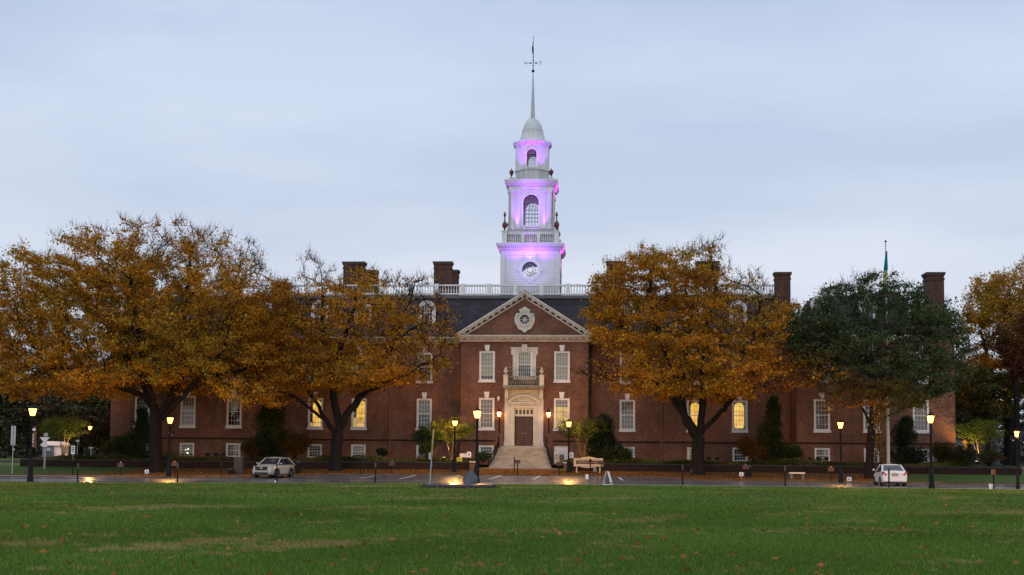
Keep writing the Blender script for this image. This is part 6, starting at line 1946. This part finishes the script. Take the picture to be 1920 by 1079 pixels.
# ------------------------------------------------------------------ memorial plinth with pyramid stone
cx, cz_ = PX(861.5, 914, 66.6)
t = empty('memorial', (cx, 66.6, .0), 0, 'round stepped dark memorial plinth with a grey pyramid-like stone on it', 'monument')
m = MB(); m.lathe([(2.26, -.15), (2.26, .07), (2.20, .09)], n=48); m.build('step', M['brick_dark'], t)
m = MB(); m.lathe([(2.02, .09), (2.02, .20), (1.98, .22)], n=48); m.build('plinth', M['dark_metal'], t)
px_, _ = PX(884, 909, 67.6); sx = px_ - cx; hh = .80
m = MB(); b = .40
m.add([(sx - b, .5, .221), (sx, .05, .221), (sx + b, .5, .221), (sx, 1.1, .221), (sx - b, .5, .62), (sx + b, .5, .60), (sx, .30, .42 + hh - .2)],
      [(0, 1, 6, 4), (1, 2, 5, 6), (2, 3, 5), (3, 0, 4), (4, 6, 3), (6, 5, 3)])
m.build('stone', M['granite'], t)

# ------------------------------------------------------------------ stone pillar, bins, bench, shed, AC units
x, _ = PX(448, 880, 102); g = float(H0(x, 102)); t = empty('stone_pillar', (x, 102, g), 0, 'grey block-like stone pillar left of the parked compact car', 'pillar')
zt = PX(448, 857, 102)[1] - g; w = 8 * 102 / FPX
m = MB(); m.box(-w, w, -.3, .3, -.1, zt - .06); m.build('shaft', M['granite_brown'] if 'granite_brown' in M else M['granite'], t); m = MB(); m.box(-w - .05, w + .05, -.35, .35, zt - .058, zt); m.build('cap', M['granite'], t)
x, _ = PX(433, 884, 101); g = float(H0(x, 101)); t = empty('cable_box', (x, 101, g), 0, 'low dark box at the foot of the stone pillar', 'box')
m = MB(); m.box(-.25, .25, -.2, .2, -.05, .42); m.build('housing', M['iron'], t); m = MB(); m.box(-.27, .27, -.22, .22, .421, .47); m.build('lid', M['dark_metal'], t)


def bin_(px, Y, label, top):
    x, zt = PX(px, top, Y); g = float(H0(x, Y)); t = empty('litter_bin', (x, Y, g), 0, label, 'bin', 'black litter bins on the bank'); h = zt - g
    m = MB(); m.lathe([(.22, 0), (.27, h * .85), (.27, h * .87)], n=14); m.build('bin_body', M['iron'], t)
    m = MB(); m.lathe([(.29, h * .87), (.29, h * .92), (.16, h), (.03, h)], n=14); m.build('lid', M['dark_metal'], t)


bin_(1404, 103.2, 'black litter bin against the garden wall right of the right elm', 873); bin_(559, 103.6, 'black litter bin behind the tail of the small white car', 864)
x, _ = PX(1494, 897, 100); g = float(H0(x, 100))
t = empty('stone_bench', (x, 100, g), 0, 'pale stone bench on two block supports', 'bench')
m = MB(); m.box(-.62, .62, -.24, .24, .45, .56); m.build('seat', M['stone'], t)
for s in (-1, 1):
    m = MB(); m.box(s * .45 - .11, s * .45 + .11, -.2, .2, -.05, .448); m.build('leg', M['granite'], t)
# small white bag near the right kerb post
x, _ = PX(1858, 916, 77.0); g = float(H0(x, 77)); t = empty('bucket', (x, 77, g), 0, 'small white bucket beside the post with the orange box', 'bucket')
m = MB(); m.lathe([(.10, 0), (.125, .28), (.13, .30)], n=12); m.build('bucket_body', M['sign_white'], t); m = MB(); m.lathe([(.132, .301), (.13, .32)], n=12); m.build('lid', M['sign_white'], t)
# guard booth
x, _ = PX(103, 866, 128); g = float(H0(x, 128)); t = empty('shed', (x, 128, g), 0, 'small grey-blue shed with a glowing pale domed roof at the left', 'shed')
M['shed'] = mat('blue_grey_panel', (0.14, 0.16, 0.19), .6, .3, .1, 2, stretch=(6, 6, .5)); M['shed_roof'] = mat('pale_shed_roof', (0.75, 0.70, 0.66), .6, .3, .05, 2)
zt = lambda py: PX(103, py, 128)[1] - g
W_ = 19.5 * 128 / FPX
m = MB(); m.box(-W_ * .9, W_ * .25, -1.0, 1.0, -.1, zt(836.5)); m.build('wall', M['shed'], t); m = MB(); m.box(W_ * .252, W_ * .95, -.9, 1.0, -.1, zt(836.5)); m.build('side_wall', M['shed_roof'], t)
m = MB(); m.prism([(-W_, zt(836)), (W_ * 1.05, zt(836))] + [(W_ * .03 + W_ * 1.02 * math.cos(a), zt(836) + (zt(828) - zt(836)) * math.sin(a)) for a in np.linspace(0.12, math.pi - .12, 14)], -1.3, 1.2); m.build('roof', M['shed_roof'], t)
m = MB(); m.box(-W_ * .45, -W_ * .1, -1.02, -1.001, zt(846), zt(840)); m.build('window', M['sign_grey'], t)
m = MB()
for k in range(8): m.box(-W_ * .6 + k * .17 - .015, -W_ * .6 + k * .17 + .015, -1.25, -1.22, 0, 1.0)
m.box(-W_ * .62, W_ * .05, -1.26, -1.21, 1.0, 1.05); m.build('railing', M['iron'], t)
spot((x - .2, 125.6, g + 4.6), (x + .1, 127.6, g + zt(832)), 130, (1.0, .72, .6), 60, .8, .1, None, 'shed_light')
for i, (px, a, b, w, mm) in enumerate(((1044, 850, 864, 10, 'sign_grey'), (1053.5, 852.5, 863, 9, 'granite'))):
    x, z1 = PX(px, a, 113.4); z0 = PX(px, b, 113.4)[1]; w2 = w * 113.4 / FPX / 2
    t = empty('air_conditioner', (x, 113.4, z0), 0, ('light grey' if i == 0 else 'darker grey') + ' air conditioning unit before the boarded basement window', 'air conditioner', 'air conditioning units')
    m = MB(); m.box(-w2, w2, -.3, .3, -.3, z1 - z0); m.build('casing', M[mm], t)
    m = MB(); m.prism(circ(0, (z1 - z0) / 2, w2 * .7, 20), -.34, -.301, holes=[circ(0, (z1 - z0) / 2, w2 * .55, 20)]); m.build('fan_grille', M['iron'], t)
# floodlight clusters in the bed, throwing light at the facade
for i, (px, lab) in enumerate(((389, 'leftmost black floodlight of the three before the left wing'), (405, 'middle black floodlight of the three before the left wing'), (419, 'rightmost black floodlight of the three before the left wing'),
                               (1329, 'left black floodlight of the pair right of the right elm'), (1344.5, 'right black floodlight of the pair right of the right elm'), (1518, 'leftmost black floodlight before the right wing windows'),
                               (1534, 'middle black floodlight before the right wing windows'), (1549.5, 'right black floodlight before the right wing windows'), (1825, 'black floodlight left of the far right sapling'), (1884, 'black floodlight at the right end of the bed'),
                               (132, 'black floodlight right of the white shed'), (958, 'x'))):
    if lab == 'x': continue
    Y = 109.3; x, z = PX(px, 852 if px < 960 else 860, Y); g = float(H0(x, Y)) + .6
    t = empty('floodlight', (x, Y, g), 0, lab, 'floodlight', 'black floodlights on stalks in the planting beds'); h = max(.45, z - g)
    m = MB(); m.tube([(0, 0, -.1), (0, 0, h - .1)], .028, 6); m.build('stalk', M['iron'], t)
    m = MB(); m.prism([(-.17, h - .12), (.15, h - .14), (.19, h + .1), (-.15, h + .12)], -.12, .12); m.build('housing', M['iron'], t)

# ------------------------------------------------------------------ flagpole and flag
x, zt = PX(1660.5, 453, 108.9); g = float(H0(x, 108.9)) + .6
t = empty('flagpole', (x, 108.9, g), 0, 'very tall white flagpole rising behind the white sedan with a dark ball on top', 'flagpole')
m = MB(); m.lathe([(.16, -.2), (.15, .1), (.13, 4), (.06, zt - g - .3)], n=12); m.build('pole', M['flagpole'], t, True)
m = MB(); m.ball((0, 0, zt - g), .10); m.ball((0, 0, zt - g - .32), .06, 8, 5); m.tube([(0, 0, zt - g - .4), (0, 0, zt - g)], .03, 6); m.build('finial', M['iron'], t, True)
zA = PX(1660, 472, 108.9)[1]; zB = PX(1660, 508, 108.9)[1]; zC = PX(1660, 545, 108.9)[1]
f = empty('flag', (x, 108.8, zC), 0, 'limp teal and buff flag hanging down at the top of the flagpole', 'flag')
def fold(za, zb, w0, w1, mname, nm):
    m = MB(); n = 10
    rows = []
    for j in range(n + 1):
        t_ = j / n; z = za + (zb - za) * t_ - zC; w = w0 + (w1 - w0) * t_; row = []
        for k in range(9): 
            u = k / 8; row.append((-w + u * (w + .10), -.12 + .07 * math.sin(u * 14 + t_ * 3), z - .25 * (1 - u) * t_ * .3))
        rows.append(row)
    m.v = [p for r_ in rows for p in r_]; m.f = [(j * 9 + k, (j + 1) * 9 + k, (j + 1) * 9 + k + 1, j * 9 + k + 1) for j in range(n) for k in range(8)]
    m.build(nm, M[mname], f, True)
fold(zA, zB, .04, .27, 'teal', 'flag_field'); fold(zB - .003, zC, .27, .34, 'buff', 'flag_diamond')


# ------------------------------------------------------------------ cars
M['car_pearl'] = mat('pearl_white_paint', (0.33, 0.32, 0.29), 0.22, 0.6, 0.02, 1)
M['car_silver'] = mat('silver_white_paint', (0.55, 0.56, 0.62), 0.22, 0.6, 0.02, 1)
M['car_glass'] = mat('tinted_car_glass', (0.015, 0.017, 0.02), 0.04, 0.9, 0.05, 1)
M['tyre'] = mat('tyre_rubber', (0.012, 0.012, 0.012), 0.85, 0.2, 0.1, 5)
M['rim'] = mat('alloy_rim', (0.14, 0.14, 0.15), 0.35, 0.6, 0.1, 4, metal=0.6)
M['red_lens'] = mat('red_tail_lens', (0.28, 0.012, 0.015), 0.15, 0.7, 0.05, 3)
M['clear_lens'] = mat('headlight_lens', (0.45, 0.47, 0.50), 0.1, 0.9, 0.05, 3)
M['black_plastic'] = mat('black_trim', (0.014, 0.014, 0.015), 0.55, 0.4, 0.1, 5)
M['plate'] = mat('number_plate', (0.07, 0.10, 0.12), 0.5, 0.4, 0.4, 22, c2=(0.35, 0.33, 0.2))


def loft(mb, stations, n_close=True):
    """stations: list of rings of equal length"""
    k = len(stations[0]); v = [p for s_ in stations for p in s_]; f = []
    for i in range(len(stations) - 1):
        for j in range(k - 1): f.append((i * k + j, (i + 1) * k + j, (i + 1) * k + j + 1, i * k + j + 1))
    f.append(tuple(range(k))[::-1]); f.append(tuple(range((len(stations) - 1) * k, len(stations) * k)))
    mb.add(v, f)


def car(name, label, body_m, loc, rz, spec):
    """x = forward, y = left"""
    t = empty(name, loc, rz, label, 'car')
    Lh = spec['L'] / 2; W = spec['W'] / 2; gc = .19 if spec['kind'] == 'sedan' else .24
    def ring(x, top, w, crown=.03, bot=gc):
        s_ = [(x, -w * .90, bot), (x, -w * .985, bot + .10), (x, -w, bot + .30), (x, -w * .995, top - .20), (x, -w * .95, top - .06), (x, -w * .80, top), (x, 0, top + crown),
              (x, w * .80, top), (x, w * .95, top - .06), (x, w * .995, top - .20), (x, w, bot + .30), (x, w * .985, bot + .10), (x, w * .90, bot), (x, -w * .90, bot)]
        return s_
    mb_ = MB(); loft(mb_, [ring(x * Lh, z, W * w, .02 if i in (0, len(spec['body']) - 1) else .035, b_) for i, (x, z, w, b_) in enumerate(spec['body'])])
    body = mb_.build('body', M[body_m], t, True)
    bm_ = bpy.data.objects['body'] if False else body
    md = body.modifiers.new('round', 'BEVEL'); md.width = .03; md.segments = 2; md.limit_method = 'ANGLE'; md.angle_limit = R_(32)
    # cabin: glass with a painted roof and pillars
    cab = spec['cabin']        # (x_bottom_front, x_top_front, x_top_rear, x_bottom_rear, z_belt, z_roof, w_belt, w_roof)
    xb0, xt0, xt1, xb1, zb_, zr, wb, wr = cab; wb *= W; wr *= W
    g = MB()
    m4 = [(xb0, wb), (xt0, wr), (xt1, wr), (xb1, wb)]
    zz = [zb_ - .06, zr - .03, zr - .03, zb_ - .06]
    v = [(x * Lh, -w, z) for (x, w), z in zip(m4, zz)] + [(x * Lh, w, z) for (x, w), z in zip(m4, zz)]
    g.add(v, [(0, 1, 2, 3)[::1], (7, 6, 5, 4), (0, 4, 5, 1), (3, 2, 6, 7), (1, 5, 6, 2)])
    gl = g.build('windows', M['car_glass'], t)
    r_ = MB(); e_ = .012
    roof = []
    nn_ = 7
    for i in range(nn_):
        u = i / (nn_ - 1); x = (xt0 + (xt1 - xt0) * u) * Lh; zc = zr + .035 * math.sin(math.pi * min(1, max(0, u * .9 + .05)))
        roof.append([(x, -wr - .02, zr - .06), (x, -wr - .0, zr - .015), (x, -wr * .75, zc), (x, 0, zc + .03), (x, wr * .75, zc), (x, wr, zr - .015), (x, wr + .02, zr - .06)])
    loft(r_, roof)
    for s in (-1, 1):
        def pillar(x0, x1, w=.045, zz0=zb_ - .06):
            r_.tube([(x0 * Lh, s * (wb + .012), zz0), (x1 * Lh, s * (wr + .012), zr - .03)], w, 6)
        pillar(xb0, xt0, .05); pillar(xb1, xt1, .075 if spec['kind'] == 'suv' else .06)
    r_.build('roof', M[body_m], t, True)
    k_ = MB()
    for s in (-1, 1):
        for xm in spec['bpil']: k_.tube([(xm * Lh, s * (wb + .008), zb_ - .02), (xm * Lh, s * (wr + .01), zr - .04)], .035, 4)
        k_.box(min(xb0, xb1) * Lh * .98, max(xb0, xb1) * Lh * .80, s * (W * .99) - .006, s * (W * .99) + .006, zb_ - .01, zb_ + .012)
    k_.build('window_trim', M['black_plastic'], t)
    for sx, xw in ((1, spec['axf']), (-1, spec['axr'])):
        for s in (-1, 1):
            R0 = spec['wr']; y = s * (W - .10)
            tm = MB(); tm.lathe([(R0 * .62, -.11), (R0 * .95, -.11), (R0, -.07), (R0, .07), (R0 * .95, .11), (R0 * .62, .11)], n=22)
            v = [(a + xw, c * 1.0 + y, b + R0) for a, b, c in tm.v]; w_ = MB(); w_.v = v; w_.f = tm.f; wh = w_.build('wheel', M['tyre'], t, True)
            rm = MB(); rm.lathe([(R0 * .62, -.085), (R0 * .62, .085)], n=16)
            for q in range(5):
                a = 2 * math.pi * q / 5; c, sn = math.cos(a), math.sin(a)
                rm.tube([(0, 0, .10 * s), (R0 * .6 * c, R0 * .6 * sn, .095 * s)], .035, 5)
            w2 = MB(); w2.v = [(a + xw, c + y, b + R0) for a, b, c in rm.v]; w2.f = rm.f; w2.build('rim', M['rim'], wh)
            ar = MB(); pts = [(xw + (R0 + .07) * math.cos(a), s * (W + .004), R0 + (R0 + .07) * math.sin(a)) for a in np.linspace(-.15, math.pi + .15, 14)]
            ar.tube(pts, .05 if spec['kind'] == 'suv' else .03, 5)
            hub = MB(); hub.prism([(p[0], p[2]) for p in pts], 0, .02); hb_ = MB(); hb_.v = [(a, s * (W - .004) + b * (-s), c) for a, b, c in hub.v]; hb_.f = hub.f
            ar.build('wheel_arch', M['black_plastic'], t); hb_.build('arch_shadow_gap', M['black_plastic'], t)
    for s in (-1, 1):
        mr = MB(); mr.ball((xb0 * Lh * .72, s * (W + .10), zb_ + .08), .10, 8, 6, .7); mr.build('mirror', M[body_m], t, True)
        dl = MB(); dl.box(-.02, .12, s * W - .004, s * W + .012, zb_ - .14, zb_ - .11); dl.build('door_handle', M[body_m], t)
    F = Lh * spec['body'][-1][0]; B = Lh * spec['body'][0][0]
    lo = MB(); lo.box(B + .12, F - .12, -W * .93, W * .93, gc - .05, gc + .02); lo.build('underbody', M['black_plastic'], t)
    if spec['kind'] == 'suv':
        gr = MB(); gr.prism([(-.46, .58), (.46, .58), (.54, .86), (-.54, .86)], 0, .05); g2 = MB(); g2.v = [(F + .03 - b, a, c) for a, b, c in gr.v]; g2.f = [f_[::-1] for f_ in gr.f]; gg = g2.build('grille', M['black_plastic'], t)
        em = MB(); em.box(F + .031, F + .05, -.09, .09, .71, .79); em.build('emblem', M['gold'], gg)
        lb = MB(); lb.box(F - .05, F + .02, -.55, .55, .30, .44); lb.box(F - .12, F + .015, -W * .95, W * .95, .22, .30); lb.build('lower_grille', M['black_plastic'], t)
        for s in (-1, 1):
            hl = MB(); hl.prism([(s * .46, .70), (s * .70, .76), (s * .74, .90), (s * .47, .84)], 0, .25); h2 = MB(); h2.v = [(F + .03 - b - .75 * (abs(a) - .46), a, c) for a, b, c in hl.v]; h2.f = hl.f; h2.build('headlight', M['clear_lens'], t)
            fg = MB(); fg.ball((F - .02, s * .66, .44), .07, 8, 5); fg.build('fog_light', M['clear_lens'], t)
    else:
        pl = MB(); pl.box(B - .045, B - .02, -.20, .20, .70, .84); pl.build('number_plate', M['plate'], t)
        tr_ = MB(); tr_.box(B - .04, B - .015, -.38, .38, .86, .89); tr_.ball((B - .02, 0, .96), .045, 8, 5); tr_.build('boot_trim', M['sign_grey'], t)
        for s in (-1, 1):
            tl = MB(); tl.prism([(s * .52, .76), (s * .60, .72), (s * .80, .74), (s * .838, .95), (s * .72, .985), (s * .62, .86)], 0, .38); h2 = MB()
            h2.v = [(B - .035 + b + max(0, abs(a) - .66) * .5, a, c) for a, b, c in tl.v]; h2.f = tl.f; h2.build('tail_light', M['red_lens'], t)
        bp = MB(); bp.box(B - .03, B + .1, -W * .93, W * .93, .19, .29); bp.build('bumper_underside', M['black_plastic'], t)
    return t


SUV = dict(kind='suv', L=4.45, W=1.78, wr=.34, axf=1.32, axr=-1.32,
           body=[(-1.0, .84, .78, .38), (-.97, .98, .88, .30), (-.86, 1.05, .97, .24), (-.4, 1.05, 1.0, .24), (.25, 1.03, 1.0, .24), (.45, 1.02, 1.0, .24), (.62, .96, .99, .24), (.82, .88, .96, .24), (.93, .80, .88, .24), (.985, .72, .78, .24), (1.0, .62, .66, .30)],
           cabin=(.50, .06, -.58, -.95, 1.02, 1.55, .92, .68), bpil=(-.10, -.52))
SED = dict(kind='sedan', L=4.3, W=1.69, wr=.30, axf=1.25, axr=-1.28,
           body=[(-1.0, .90, .90, .34), (-.97, 1.00, .96, .26), (-.80, 1.05, 1.0, .19), (-.4, .98, 1.0, .19), (.25, .95, 1.0, .19), (.5, .93, 1.0, .19), (.75, .86, .98, .19), (.95, .74, .88, .19), (1.0, .60, .78, .28)],
           cabin=(.50, .12, -.38, -.80, 1.0, 1.45, .90, .70), bpil=(-.06,))
x, _ = PX(511, 890, 94.3)
c1 = car('compact_car', 'small pearl-white five-door car parked facing the lawn, its dark grille forward', 'car_pearl', (x, 94.6, float(H0(x, 94.2)) - .03), R_(-90 - 10), SUV)
x, _ = PX(1682, 905, 85.5)
c2 = car('sedan', 'silver-white sedan seen from behind, parked by the right-hand road edge', 'car_silver', (x, 87.6, float(H0(x, 86)) - .05), R_(90 - 4), SED)
# lamp light that strikes the near side of the sedan comes from the street lamps themselves
